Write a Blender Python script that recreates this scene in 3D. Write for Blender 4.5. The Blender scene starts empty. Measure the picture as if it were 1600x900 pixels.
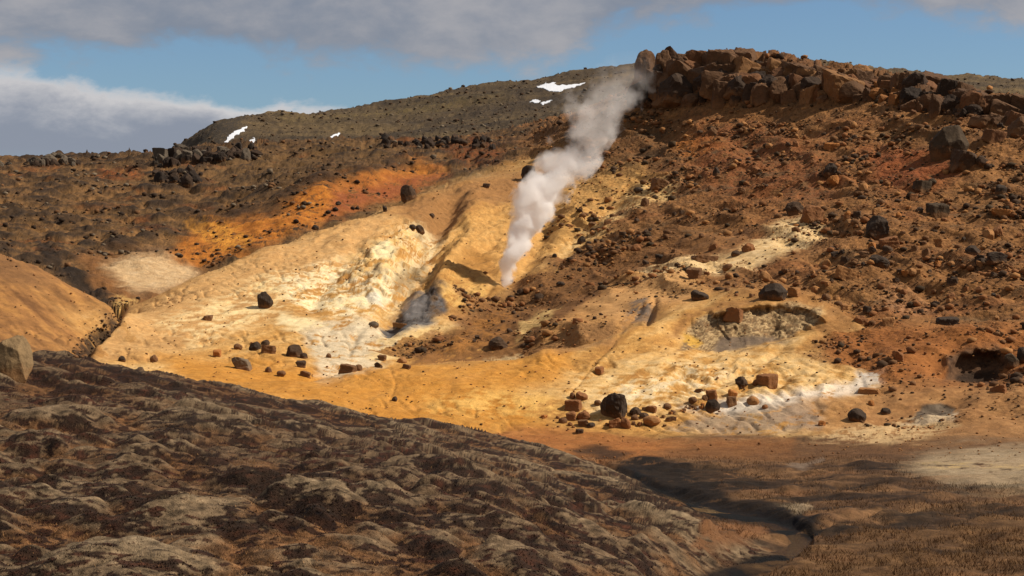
import bpy, math, random
import numpy as np
from mathutils import Vector, Matrix, Euler
random.seed(7); rng = np.random.default_rng(7)
sc = bpy.context.scene
COL = sc.collection
# ------------------------------------------------------------------ camera
F = 2986.0                      # focal length in pixels of a 1600 px wide frame
PITCH = math.atan(50.0 / F)     # eye level sits at row 400
cam_d = bpy.data.cameras.new("camera"); cam = bpy.data.objects.new("camera", cam_d)
COL.objects.link(cam); sc.camera = cam
cam_d.sensor_width = 36.0; cam_d.lens = F / 1600 * 36.0
cam_d.clip_start = 0.5; cam_d.clip_end = 20000
cam.location = (0, 0, 0); cam.rotation_euler = (math.pi / 2 - PITCH, 0, 0)
# ------------------------------------------------------------------ sun, sky, exposure
SUN_DIR = Vector((0.71, -0.02, 0.70)).normalized()        # towards the sun: from the right, a little behind the hill
sun_d = bpy.data.lights.new("sun", 'SUN'); sun = bpy.data.objects.new("sun", sun_d); COL.objects.link(sun)
sun_d.energy = 4.8; sun_d.angle = math.radians(0.5); sun_d.color = (1.0, 0.92, 0.80)
sun.rotation_euler = SUN_DIR.to_track_quat('Z', 'Y').to_euler()
sun.location = (60, 0, 120)
sc.view_settings.view_transform = 'Standard'; sc.view_settings.look = 'None'
sc.view_settings.exposure = 0.25; sc.view_settings.gamma = 1.0
sc.cycles.volume_bounces = 24
sc.cycles.max_bounces = 24

def N(nt, t, **k):
    n = nt.nodes.new(t)
    for a, b in k.items(): setattr(n, a, b)
    return n
def math_n(nt, op, a, b=None, c=None, clamp=False):
    n = N(nt, 'ShaderNodeMath', operation=op); n.use_clamp = clamp
    for i, v in enumerate((a, b, c)):
        if v is None: continue
        if isinstance(v, (int, float)): n.inputs[i].default_value = v
        else: nt.links.new(v, n.inputs[i])
    return n.outputs[0]
def smooth_n(nt, v, lo, hi):
    n = N(nt, 'ShaderNodeMapRange'); n.interpolation_type = 'SMOOTHSTEP'
    nt.links.new(v, n.inputs[0]); n.inputs[1].default_value = lo; n.inputs[2].default_value = hi
    return n.outputs[0]
def mixc(nt, f, a, b, blend='MIX'):
    n = N(nt, 'ShaderNodeMix', data_type='RGBA', blend_type=blend)
    for s, v in ((n.inputs[0], f), (n.inputs[6], a), (n.inputs[7], b)):
        if isinstance(v, (int, float)): s.default_value = v
        elif isinstance(v, tuple): s.default_value = (*v, 1) if len(v) == 3 else v
        else: nt.links.new(v, s)
    return n.outputs[2]
def noise_n(nt, vec, scale, detail=5, rough=0.55, dist=0.0):
    n = N(nt, 'ShaderNodeTexNoise'); n.inputs['Scale'].default_value = scale
    n.inputs['Detail'].default_value = detail; n.inputs['Roughness'].default_value = rough
    n.inputs['Distortion'].default_value = dist
    if vec is not None: nt.links.new(vec, n.inputs['Vector'])
    return n.outputs[0]
def curve_n(nt, val, pts):
    n = N(nt, 'ShaderNodeFloatCurve'); c = n.mapping.curves[0]
    for i, (x, y) in enumerate(pts):
        if i < 2: c.points[i].location = (x, y)
        else: c.points.new(x, y)
        c.points[i].handle_type = 'AUTO_CLAMPED'
    n.mapping.update(); nt.links.new(val, n.inputs['Value'])
    return n.outputs[0]

world = bpy.data.worlds.new("World"); sc.world = world; world.use_nodes = True
nt = world.node_tree; nt.nodes.clear()
out = N(nt, 'ShaderNodeOutputWorld'); bg = N(nt, 'ShaderNodeBackground')
sky = N(nt, 'ShaderNodeTexSky', sky_type='NISHITA'); sky.sun_disc = False
sky.sun_elevation = math.asin(SUN_DIR.z); sky.sun_rotation = math.atan2(SUN_DIR.x, SUN_DIR.y)
sky.air_density = 1.0; sky.dust_density = 0.3; sky.ozone_density = 2.0
tc = N(nt, 'ShaderNodeTexCoord'); gen = tc.outputs['Generated']
sep = N(nt, 'ShaderNodeSeparateXYZ'); nt.links.new(gen, sep.inputs[0])
az = math_n(nt, 'ARCTAN2', sep.outputs[0], sep.outputs[1])        # azimuth, 0 straight ahead
el = math_n(nt, 'ARCSINE', sep.outputs[2])
cmb = N(nt, 'ShaderNodeCombineXYZ'); nt.links.new(az, cmb.inputs[0])
nt.links.new(math_n(nt, 'MULTIPLY', el, 2.0), cmb.inputs[1])
n1 = noise_n(nt, cmb.outputs[0], 7.0, 9, 0.56, 0.3)
n2 = noise_n(nt, cmb.outputs[0], 26.0, 7, 0.6, 0.2)
nn = math_n(nt, 'ADD', math_n(nt, 'MULTIPLY', math_n(nt, 'SUBTRACT', n1, 0.5), 0.11), math_n(nt, 'MULTIPLY', math_n(nt, 'SUBTRACT', n2, 0.5), 0.05))
azn = math_n(nt, 'ADD', math_n(nt, 'DIVIDE', az, 0.8), 0.5)       # -0.4..0.4 rad -> 0..1
def ax(u): return math.atan((u - 800) / F) / 0.8 + 0.5
def ey(v): return (400 - v) / F
# lower edge of the upper cloud deck along the azimuth
zb = curve_n(nt, azn, [(0, ey(105)), (ax(0), ey(98)), (ax(300), ey(104)), (ax(600), ey(108)), (ax(800), ey(98)), (ax(960), ey(62)), (ax(1100), ey(40)), (ax(1350), ey(32)), (ax(1600), ey(52)), (1, ey(80))])
up = smooth_n(nt, math_n(nt, 'ADD', math_n(nt, 'SUBTRACT', el, zb), math_n(nt, 'MULTIPLY', nn, 0.75)), -0.006, 0.010)
# upper edge of the low bank on the left
zt = curve_n(nt, azn, [(0, ey(105)), (ax(0), ey(126)), (ax(150), ey(144)), (ax(330), ey(157)), (ax(480), ey(168)), (ax(560), ey(190)), (ax(900), ey(300)), (1, ey(330))])
lo = smooth_n(nt, math_n(nt, 'ADD', math_n(nt, 'SUBTRACT', zt, el), math_n(nt, 'MULTIPLY', nn, 0.60)), -0.004, 0.006)
lo = math_n(nt, 'MULTIPLY', lo, smooth_n(nt, el, 0.034, 0.056), clamp=True)
# shade inside the clouds: pale upper rims, grey bellies
rim = math_n(nt, 'MULTIPLY', smooth_n(nt, math_n(nt, 'ADD', math_n(nt, 'SUBTRACT', zt, el), nn), 0.030, -0.004), 1.0)
tone = math_n(nt, 'ADD', math_n(nt, 'MULTIPLY', n1, 0.7), math_n(nt, 'MULTIPLY', n2, 0.3))
t_up = smooth_n(nt, tone, 0.38, 0.62)
c_up = mixc(nt, t_up, (2.45, 2.55, 3.0), (4.4, 4.35, 4.6))
c_lo = mixc(nt, rim, (2.9, 3.2, 3.95), (7.6, 7.3, 7.2))
skyc = mixc(nt, 1.0, sky.outputs[0], (0.66, 0.80, 0.97), 'MULTIPLY')
c1 = mixc(nt, math_n(nt, 'MULTIPLY', lo, 0.95), skyc, c_lo)
c2 = mixc(nt, math_n(nt, 'MULTIPLY', up, math_n(nt, 'ADD', 0.78, math_n(nt, 'MULTIPLY', t_up, 0.2))), c1, c_up)
nt.links.new(c2, bg.inputs[0]); bg.inputs[1].default_value = 0.075
nt.links.new(bg.outputs[0], out.inputs[0])

# ------------------------------------------------------------------ noise
_P = rng.permutation(4096).astype(np.int32); _PP = np.concatenate([_P, _P])
_ang = rng.random(4096) * 2 * np.pi
_GX = np.cos(_ang).astype(np.float32); _GY = np.sin(_ang).astype(np.float32)
def pn(x, y, seed=0):
    x = x + seed * 37.77; y = y + seed * 91.13
    xf = np.floor(x); yf = np.floor(y)
    xi = xf.astype(np.int32) & 4095; yi = yf.astype(np.int32) & 4095
    fx = (x - xf).astype(np.float32); fy = (y - yf).astype(np.float32)
    x1 = (xi + 1) & 4095; y1 = (yi + 1) & 4095
    ux = fx * fx * fx * (fx * (fx * 6 - 15) + 10); uy = fy * fy * fy * (fy * (fy * 6 - 15) + 10)
    def g(ix, iy, dx, dy):
        h = _PP[_P[ix] + iy]
        return _GX[h] * dx + _GY[h] * dy
    a = g(xi, yi, fx, fy); b = g(x1, yi, fx - 1, fy)
    c = g(xi, y1, fx, fy - 1); d = g(x1, y1, fx - 1, fy - 1)
    return (a + ux * (b - a)) * (1 - uy) + (c + ux * (d - c)) * uy        # about -0.7..0.7
def fbm(x, y, scale, octv=4, seed=0, gain=0.5):
    s = 0; amp = 1; tot = 0; f = 1.0 / scale
    for o in range(octv):
        s = s + amp * pn(x * f, y * f, seed + o * 3.1); tot += amp; amp *= gain; f *= 2.03
    return s / tot * 1.6
def worley(x, y, scale, seed=0):
    x = x / scale + seed * 17.3; y = y / scale + seed * 5.9
    xf = np.floor(x); yf = np.floor(y); best = np.full(x.shape, 9.0, np.float32); bid = np.zeros(x.shape, np.int32)
    for i in (-1, 0, 1):
        for j in (-1, 0, 1):
            cx = xf + i; cy = yf + j
            h = _PP[_P[cx.astype(np.int32) & 4095] + (cy.astype(np.int32) & 4095)]
            px = cx + (h % 64) / 64.0; py = cy + (h // 64) / 64.0
            d = ((px - x) ** 2 + (py - y) ** 2).astype(np.float32)
            m = d < best; best[m] = d[m]; bid[m] = h[m]
    return np.sqrt(best), bid
def bumps(x, y, scale, seed=0, share=0.75, r0=0.55, r1=0.98):
    """rounded swellings of unequal size, one per jittered cell, without steps between them"""
    x = x / scale + seed * 11.7; y = y / scale + seed * 7.3; xf = np.floor(x); yf = np.floor(y); h = np.zeros(x.shape, np.float32)
    for i in (-1, 0, 1):
        for j in (-1, 0, 1):
            cx = xf + i; cy = yf + j
            k = _PP[_P[cx.astype(np.int32) & 4095] + (cy.astype(np.int32) & 4095)]
            px = cx + (k % 64) / 64.0; py = cy + ((k // 64) % 64) / 64.0; k2 = _P[k]
            am = np.where((k2 % 101) / 101.0 < share, 0.35 + 0.65 * ((k2 // 101) % 37) / 37.0, 0.0); rr = r0 + (r1 - r0) * ((k2 // 7) % 29) / 29.0
            q = np.clip(1 - ((px - x) ** 2 + (py - y) ** 2) / rr ** 2, 0, 1)
            h = np.maximum(h, (am * q * q).astype(np.float32))
    return h
def sstep(a, b, x):
    t = np.clip((x - a) / (b - a), 0, 1); return t * t * (3 - 2 * t)
def lin(c):
    c = np.asarray(c, float) / 255.0
    return np.where(c <= 0.04045, c / 12.92, ((c + 0.055) / 1.055) ** 2.4)
ALB = 0.76                       # sunlit tone in the photograph -> base colour
def alb(c): return lin(c) * ALB

# ------------------------------------------------------------------ terrain control lines: (pixel x, pixel y, metres ahead)
cp, sp = math.cos(PITCH), math.sin(PITCH)
def pix_dir(u, v):
    u = np.asarray(u, float); v = np.asarray(v, float)
    den = F * cp + (450 - v) * sp
    return (u - 800) / den, (-F * sp + (450 - v) * cp) / den
def to_pix(a, t):
    # direction (a, 1, t) -> pixel
    zc = cp - t * sp; yc = sp + t * cp
    return 800 + F * a / zc, 450 - F * yc / zc
LINES = {
'moss': [
 [(-200,1150,30),(400,1150,30),(800,1190,30),(1020,1260,31)],
 [(-200,900,45),(200,900,45),(500,900,46),(800,900,48),(950,900,53),(1030,900,58)],
 [(-200,800,53),(200,800,53),(500,800,54),(800,800,58),(930,830,62),(1030,850,64)],
 [(-200,700,64),(100,700,64),(300,700,66),(500,720,66),(700,740,68),(850,765,74),(960,810,70)],
 [(-200,620,76),(0,620,77),(150,620,79),(300,640,80),(450,668,82),(600,690,84),(750,710,88),(860,745,85),(960,790,78)],
 [(-200,540,92),(0,555,93),(80,556,94),(150,572,95),(250,590,96),(330,606,97),(400,622,98),(480,636,99),(560,650,100),(640,662,101),(720,674,102),(800,690,100),(850,706,97),(900,724,94),(950,746,90),(1000,776,84),(1045,800,79),(1085,812,76),(1106,838,71),(1090,864,66)],
 [(-200,575,106),(0,590,106),(150,612,107),(300,640,108),(450,665,109),(560,680,110)],
],
'flat': [
 [(1180,1320,34),(1500,1320,34),(1850,1320,34)],
 [(1130,900,65),(1300,900,65),(1450,900,65),(1600,890,65),(1850,885,65)],
 [(1150,835,76),(1300,830,76),(1450,825,76),(1600,815,77),(1850,810,77)],
 [(1010,762,94),(1060,775,91),(1150,775,90),(1300,765,91),(1450,755,92),(1600,745,94),(1850,740,95)],
 [(915,716,110),(1000,728,107),(1150,722,108),(1300,718,108),(1450,708,110),(1600,696,112),(1850,690,112)],
 [(680,688,117),(780,684,121),(850,684,123),(950,690,122),(1050,690,122),(1150,688,122),(1300,686,122),(1450,680,122),(1600,668,123),(1850,665,122)],
],
'sulphur': [
 [(620,682,119),(700,670,124),(780,666,128),(860,664,129),(940,668,128),(1040,668,128),(1140,664,129),(1220,668,127),(1300,668,127)],
 [(420,618,124),(500,628,126),(600,632,129),(700,622,132),(800,616,134),(900,610,136),(1000,612,136),(1100,616,135),(1200,630,133),(1300,642,131)],
 [(390,606,130),(450,592,135),(520,584,139),(600,577,142),(700,568,145),(800,564,147),(860,556,148),(930,536,150),(980,516,153),(1020,500,157),(1060,484,161),(1090,474,164)],
 [(900,585,141),(1000,570,144),(1050,558,147)],
 [(1100,585,142),(1200,592,140),(1300,590,140)],
 [(470,612,141),(520,612,146),(600,607,149),(700,599,152),(800,594,154),(870,582,155),(930,560,157),(985,536,160)],
 [(600,567,160),(700,561,163),(780,554,165)],
 [(130,565,138),(200,580,138),(300,592,138),(350,602,135)],
 [(200,545,153),(300,552,153),(400,567,150),(480,582,148),(540,563,158)],
 [(170,528,160),(280,505,168),(400,512,168),(500,532,166),(570,520,171)],
 [(220,490,174),(320,455,182),(415,472,178),(500,472,180),(580,474,182)],
 [(300,442,189),(400,415,197),(500,425,195),(580,432,193),(640,440,190),(705,442,193),(770,447,194)],
 [(182,502,178),(240,464,187),(300,431,195),(360,406,204),(420,384,213),(480,363,223),(540,346,232),(600,326,241),(660,301,253),(710,284,263),(770,276,273),(830,266,284)],
 [(480,388,213),(560,402,205),(620,402,208),(700,402,214),(760,385,221)],
 [(600,362,224),(640,348,234),(700,342,240),(760,322,250),(830,300,262)],
 [(820,352,236),(860,390,220),(810,420,206)],
 [(240,500,203),(300,470,212),(420,424,232),(540,384,250),(600,352,260),(680,302,276)],
 # grey steaming hollow
 [(610,512,172.5),(650,514,173),(695,500,177)],
 [(630,508,176),(670,503,178)],
 [(620,470,182),(655,452,183),(690,458,183)],
 # hollow with pale wall
 [(1065,556,149),(1110,557,149),(1160,549,150),(1200,540,151),(1250,522,153)],
 [(1090,553,153.5),(1150,547,154.5),(1210,538,155.5),(1255,520,156.5)],
 [(1078,512,157),(1110,492,158.5),(1160,480,159.5),(1220,476,160.5),(1268,481,160.5),(1286,496,158)],
],
'bank': [
 [(-200,320,185),(-60,370,178),(0,395,174),(60,420,170),(120,456,166),(172,494,162)],
 [(-200,470,152),(0,470,155),(60,500,153),(110,527,152)],
 [(-200,525,138),(0,540,138),(70,548,142)],
 [(-200,370,205),(0,420,200),(60,447,195),(120,482,188)],
],
'lava': [
 [(300,426,240),(400,386,250),(480,357,262),(560,327,275),(640,297,288),(700,277,297)],
 [(-200,390,240),(40,406,235),(100,432,226),(160,466,213),(182,488,198)],
 [(200,474,208),(240,458,220),(270,450,226)],
 [(180,412,240),(240,406,238),(290,412,242)],
 [(-200,350,265),(0,360,262),(100,370,262),(200,372,262),(300,386,257),(350,370,260),(420,340,268),(500,302,276),(580,272,288)],
 [(-200,310,295),(0,310,295),(150,310,298),(300,310,298),(400,295,300),(500,265,310),(620,250,320)],
 [(-200,270,330),(0,272,330),(150,270,335),(300,265,335),(450,255,338),(600,240,340),(720,240,335)],
 [(-200,250,358),(0,252,360),(60,250,362),(130,250,362),(250,243,362),(300,236,362),(400,228,365),(500,224,368),(600,221,370),(700,219,370),(790,219,355)],
 [(-200,265,420),(100,265,420),(300,252,420),(500,242,425),(700,236,430)],
 [(760,262,300),(800,248,306),(750,240,322)],
],
'far': [
 [(310,233,540),(400,221,520),(500,216,520),(600,212,515),(700,205,510),(800,195,490),(870,182,470)],
 [(400,205,570),(500,196,590),(650,176,600),(800,160,600),(900,145,600),(950,158,520)],
 [(296,240,553),(306,224,558),(320,210,570),(340,193,585),(365,187,595),(400,185,605),(440,173,615),(480,177,625),(560,169,650),(640,159,670),(720,141,690),(800,126,705),(880,114,720),(960,109,730),(1050,101,740),(1200,101,740),(1320,108,730),(1420,119,715),(1600,137,690),(1850,152,670)],
 [(285,262,556),(240,290,560),(100,305,570),(-200,312,580)],
 [(-200,330,850),(300,300,850),(500,230,850),(800,180,850),(1100,150,850),(1500,180,850),(1850,200,850)],
 [(1050,140,400),(1300,172,400),(1500,182,400),(1850,195,400)],
],
'rust': [
 [(1400,654,130),(1500,646,129),(1600,630,130),(1850,620,130)],
 [(1300,545,151),(1400,562,146),(1470,602,138),(1600,596,138),(1850,580,138)],
 [(1290,485,166),(1400,502,160),(1500,512,157),(1600,532,150),(1850,530,150)],
 [(690,535,171),(760,522,173),(850,502,174),(900,520,168),(960,500,170)],
 [(650,565,166),(750,482,186),(800,442,197)],
 [(845,462,190),(900,452,190),(1000,452,184),(1100,455,175),(1200,455,172)],
 [(850,548,164),(900,530,163),(960,508,163),(1010,485,168)],
 [(900,400,210),(1000,400,205),(1100,400,195),(1200,400,188),(1300,400,185),(1400,410,180),(1500,420,176),(1600,430,172),(1850,430,170)],
 [(880,340,236),(960,330,235),(1060,320,230),(1160,320,222),(1260,320,215),(1360,320,208),(1480,330,203),(1600,340,198),(1850,340,195)],
 [(900,270,268),(980,260,262),(1080,250,252),(1200,245,244),(1300,245,236),(1400,245,228),(1500,250,220),(1600,255,214),(1850,255,210)],
 [(860,218,302),(930,198,290),(1000,185,282),(1100,175,274),(1200,180,264),(1300,178,256),(1400,180,246),(1500,192,236),(1600,205,228),(1850,210,224)],
 [(990,160,285),(1050,158,281),(1100,152,278),(1200,152,270),(1300,152,262),(1400,156,254),(1500,170,242),(1600,186,235)],
 [(870,200,318),(920,175,312),(960,152,304),(1000,132,292),(1050,126,287),(1100,124,283),(1200,130,275),(1300,138,267),(1400,145,259),(1500,157,249),(1600,172,242),(1850,188,238)],
 [(1000,145,340),(1200,145,330),(1400,165,320),(1600,198,300),(1850,210,300),(900,185,370)],
 # dark cave low on the right
 [(1485,604,136.5),(1540,604,136.5)],
 [(1495,603,139.0),(1550,602,139.0)],[(1498,604,143),(1548,603,143)],
 [(1478,562,144.5),(1510,548,146),(1550,550,146),(1580,568,143)],
 # small hollow with white rim
 [(1440,662,128.5),(1490,660,128.5)], [(1450,659,130.6),(1480,657,130.6)], [(1440,640,132.2),(1465,635,132.4),(1492,642,132)],
],
}
REG = ['moss', 'flat', 'sulphur', 'bank', 'lava', 'far', 'rust']
KA, KL = 6.0, 3.0
pts = []; regid = []
for r, name in enumerate(REG):
    for L in LINES[name]:
        for (u0, v0, d0), (u1, v1, d1) in zip(L[:-1], L[1:]):
            n = max(1, int(round(math.hypot(u1 - u0, v1 - v0) / 48)))
            for k in range(n):
                f = k / n
                pts.append((u0 + (u1-u0)*f, v0 + (v1-v0)*f, math.log(d0)*(1-f) + math.log(d1)*f)); regid.append(r)
        pts.append((L[-1][0], L[-1][1], math.log(L[-1][2]))); regid.append(r)
pts = np.array(pts); regid = np.array(regid)
pa, pt = pix_dir(pts[:, 0], pts[:, 1]); pl = pts[:, 2]
X = np.stack([pa * KA, pl * KL], 1)
BETA = 1.4
D = np.sqrt(((X[:, None] - X[None]) ** 2).sum(2))
n = len(X); A = np.zeros((n + 3, n + 3)); A[:n, :n] = -D ** BETA - np.eye(n) * 0.002
A[:n, n] = 1; A[n, :n] = 1; A[:n, n+1:] = X; A[n+1:, :n] = X.T
W = np.linalg.solve(A, np.concatenate([pt, np.zeros(3)]))
GA = np.linspace(-0.37, 0.37, 260); L0, L1 = math.log(28), math.log(850); GL = np.linspace(L0, L1, 720)
gt = np.zeros((len(GA), len(GL))); gd = np.full((len(REG), len(GA), len(GL)), 9.0)
for i, a in enumerate(GA):
    Q = np.stack([np.full(len(GL), a * KA), GL * KL], 1)
    d = np.sqrt(((Q[:, None] - X[None]) ** 2).sum(2))
    gt[i] = -(d ** BETA) @ W[:n] + W[n] + Q @ W[n+1:]
    for r in range(len(REG)): gd[r, i] = d[:, regid == r].min(1)
def gblur(m, s, ax):
    k = np.exp(-0.5 * (np.arange(-3*s, 3*s+1) / s) ** 2); k /= k.sum()
    pad = [(0, 0)] * m.ndim; pad[ax] = (3*s, 3*s); mp = np.pad(m, pad, mode='edge')
    return np.apply_along_axis(lambda q: np.convolve(q, k, 'valid'), ax, mp)
gt = gblur(gblur(gt, 2, 0), 1, 1)
# rows follow the slope: many where the ground rises in view, few where it is hidden
vis = gt >= np.maximum.accumulate(gt, axis=1) - 1e-4
dens = np.where(vis, np.clip(np.gradient(gt, GL, axis=1), 0, None) * F, 0) + np.where(vis, 60, 30)
dens = gblur(gblur(dens, 3, 0), 3, 1)
cum = np.cumsum(dens, 1); cum = (cum - cum[:, :1]) / (cum[:, -1:] - cum[:, :1])
NC, NR = 980, 1020
inner = np.linspace(-0.30, 0.30, NC)
outer = np.array([0.3015, 0.304, 0.308, 0.314, 0.325, 0.345, 0.37, 0.42, 0.5, 0.65, 0.9, 1.3])
CA = np.concatenate([-outer[::-1], inner, outer]); NCT = len(CA)
def bil(g, a, l):
    fa = np.clip((a - GA[0]) / (GA[1] - GA[0]), 0, len(GA) - 1.001); fl = np.clip((l - L0) / (GL[1] - GL[0]), 0, len(GL) - 1.001)
    ia = fa.astype(int); il = fl.astype(int); fa = fa - ia; fl = fl - il
    return (g[ia, il] * (1-fa) + g[ia+1, il] * fa) * (1-fl) + (g[ia, il+1] * (1-fa) + g[ia+1, il+1] * fa) * fl
rows = np.linspace(0, 1, NR); LL = np.zeros((NCT, NR))
for i, a in enumerate(CA):
    fa = np.clip((a - GA[0]) / (GA[1] - GA[0]), 0, len(GA) - 1.001); ia = int(fa); fa -= ia
    LL[i] = np.interp(rows, cum[ia] * (1-fa) + cum[ia+1] * fa, GL)
AA = np.repeat(CA[:, None], NR, 1)
SNOWP = [
 ([(838,136),(852,131),(870,129),(868,133),(890,133),(919,129),(898,137),(882,140),(876,144),(858,142)], 'largest white snow patch near the top of the far ridge'),
 ([(826,160),(836,155),(847,157),(838,162)], 'small snow patch left of the pair below the largest one'),
 ([(843,162),(852,159),(863,157),(858,161),(848,164)], 'thin snow patch right of the pair below the largest one'),
 ([(346,228),(356,214),(364,206),(387,197),(380,206),(368,212),(356,224),(350,229)], 'long slanting snow streak at the left end of the far ridge'),
 ([(386,227),(392,219),(398,216),(398,221),(393,227)], 'small snow patch right of the long slanting streak'),
 ([(512,215),(520,211),(531,208),(528,213),(518,217)], 'small snow patch at the foot of the far ridge in the middle'),
]
def seg_dist(u, v, P):
    best = np.full(u.shape, 1e9); wid = np.zeros(u.shape)
    for (x0, y0, *w0), (x1, y1, *w1) in zip(P[:-1], P[1:]):
        dx, dy = x1 - x0, y1 - y0; tt = np.clip(((u - x0) * dx + (v - y0) * dy) / (dx*dx + dy*dy), 0, 1)
        d = np.hypot(u - x0 - tt * dx, (v - y0 - tt * dy)); m = d < best; best = np.where(m, d, best)
        if w0: wid = np.where(m, w0[0] + (w1[0] - w0[0]) * tt, wid)
    return best, wid
def shape_ground():
    global T, Y, Xw, Z0, U, V, rd, x32, y32, z32, rds, ID, WR, s32, disp, cragm, hum, hum1, hum2, flank, smooth_face, orange_wall, labump, clus, slump, st3, st4, st5, b3, b4, ridged, Z, ZB, stream_f, mossn, snowm, rough_c
    T = bil(gt, AA, LL)
    Y = np.exp(LL); Xw = AA * Y; Z0 = T * Y
    U, V = to_pix(AA, T)
    # soft region weights with wandering borders
    rd = np.stack([bil(gd[r], AA, LL) for r in range(len(REG))])
    x32 = Xw.astype(np.float32); y32 = Y.astype(np.float32); z32 = Z0.astype(np.float32)
    wob = [fbm(x32, y32, 5.0, 3, 20 + r) * 0.05 for r in range(len(REG))]
    rds = rd + np.stack(wob)
    ID = rds.argmin(0)
    w = np.exp(-(rds - rds.min(0)) / 0.035); w /= w.sum(0)
    WR = {nme: w[i].astype(np.float32) for i, nme in enumerate(REG)}

    # ------------------------------------------------------------------ relief
    s32 = y32 + 1.4 * z32            # runs along the slope so that steep faces are not smeared
    disp = np.zeros_like(x32)
    wx_, wy_ = fbm(x32, y32, 3, 2, 5) * 1.0, fbm(x32, y32, 3, 2, 6) * 1.0
    def hum(o): return np.maximum(bumps(x32 * 0.75 + wx_, (y32 + o) * 0.9 + wy_, 3.0, 1), 0.6 * bumps(x32 * 0.8 + wy_, (y32 + o) + wx_, 1.5, 2))
    hum1 = hum(0.0); flank = hum(0.35) - hum(-0.35)
    hum2 = bumps(x32 * 0.9 + 0.4 * wx_, y32, 0.8, 3)
    mossn = fbm(x32, y32, 9, 4, 11)
    moss_h = hum1 * 0.92 + hum2 * 0.16 + mossn * 0.5 + fbm(x32, y32, 1.1, 2, 12, 0.6) * 0.12
    disp += WR['moss'] * moss_h * (1 - 0.45 * sstep(66, 92, y32))
    fl_h = fbm(x32, y32, 5, 3, 14) * 0.26 + fbm(x32 * 0.7, y32, 1.1, 2, 15, 0.6) * 0.10 + sstep(712, 730, V) * (bumps(x32, y32 * 0.8, 1.3, 12) * 0.20 + bumps(x32, y32, 3.4, 13, 0.6) * 0.30)
    flatsm = np.exp(-(((U - 1540) / 130) ** 2 + ((V - 728) / 30) ** 2))
    disp += WR['flat'] * fl_h * (1 - 0.75 * flatsm)
    su_h = fbm(x32, s32, 9, 4, 16) * 0.35 + fbm(x32, s32, 1.6, 2, 17) * 0.04
    rill = np.abs(fbm(x32 * 1.0 + 0.35 * s32, s32 * 0.28, 2.2, 3, 18))
    rough_c = np.exp(-(((U - 610) / 95) ** 2 + ((V - 430) / 70) ** 2)).astype(np.float32)
    su_h += -0.18 * (1 - sstep(0.0, 0.16, rill)) * sstep(-0.1, 0.3, fbm(x32, s32, 18, 2, 19))
    su_h += rough_c * (fbm(x32, s32, 3.5, 3, 21, 0.6) * 1.1 + (0.5 - np.abs(fbm(x32, s32, 2.6, 3, 23))) * 0.8)
    ero = np.clip(np.exp(-(((U - 690) / 150) ** 2 + ((V - 400) / 85) ** 2)) + 0.7 * np.exp(-(((U - 1150) / 170) ** 2 + ((V - 590) / 40) ** 2)) + 0.2, 0, 1).astype(np.float32)
    acr = x32 * 0.95 - s32 * 0.30; alo = x32 * 0.3 + s32 * 0.95
    su_h += ero * ((0.30 - np.abs(fbm(acr + 0.8 * fbm(x32, s32, 4, 2, 39), alo * 0.3, 3.2, 3, 38))) * 1.5)
    disp += (WR['sulphur'] + WR['bank']) * su_h
    f3, b3 = worley(x32, s32, 1.5, 3); f4, b4 = worley(x32, s32, 0.62, 4); f5, b5 = worley(x32, s32, 4.2, 5)
    st3 = np.clip(1 - f3 / 0.5, 0, 1) * ((b3 % 7) < 3); st4 = np.clip(1 - f4 / 0.5, 0, 1) * ((b4 % 5) < 3); st5 = np.clip(1 - f5 / 0.42, 0, 1) * ((b5 % 7) < 2)
    smooth_face = np.exp(-(((U - 960) / 110) ** 2 + ((V - 490) / 42) ** 2)) + np.exp(-(((U - 1160) / 110) ** 2 + ((V - 395) / 34) ** 2)) + np.exp(-(((U - 1400) / 260) ** 2 + ((V - 640) / 34) ** 2)) + 0.7 * np.exp(-(((U - 1460) / 90) ** 2 + ((V - 560) / 60) ** 2))
    smooth_face = smooth_face + 0.75 * np.exp(-(((U - 770) / 115) ** 2 + ((V - 515) / 42) ** 2)) + 0.5 * np.exp(-(((U - 960) / 80) ** 2 + ((V - 300) / 40) ** 2))
    smooth_face = np.clip(smooth_face, 0, 1).astype(np.float32)
    slump = (np.exp(-(((U - 1460) / 170) ** 2 + ((V - 520) / 75) ** 2))).astype(np.float32)
    clus = sstep(-0.05, 0.35, fbm(x32, s32, 11, 3, 71) + 0.5 * fbm(x32 + 0.3 * s32, s32 * 0.2, 4, 3, 72)) * (1 - 0.7 * slump)
    ru_h = fbm(x32, s32, 12, 4, 24, 0.5) * 1.2 + (0.35 - np.abs(fbm(x32 + 0.25 * s32 + 1.5 * fbm(x32, s32, 8, 2, 92), s32 * 0.32, 7.0, 3, 93))) * 2.2 + slump * bumps(x32 * 0.8 + 0.2 * s32, s32 * 0.55, 4.5, 7) * 1.0 + (1 - smooth_face) * (clus * (np.sqrt(st3) * 0.24 + np.sqrt(st4) * 0.11 + np.sqrt(st5) * 0.5) + fbm(x32, s32, 1.1, 2, 25, 0.6) * 0.14) + fbm(x32, s32, 2.0, 2, 26) * 0.05
    ru_h = ru_h * (1 - 0.65 * smooth_face)
    ru_h = ru_h * (1 - 0.8 * sstep(190, 140, V)) * (1 - 0.85 * np.exp(-((((U - 1528) / 75) ** 2 + ((V - 578) / 40) ** 2)) ** 2))
    disp += WR['rust'] * ru_h
    ridged = 1 - np.abs(fbm(x32, y32 * 0.8, 5.0, 4, 27, 0.55)) * 2
    orange_smooth = np.exp(-(((U - 240) / 75) ** 2 + ((V - 435) / 32) ** 2)).astype(np.float32)
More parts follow.
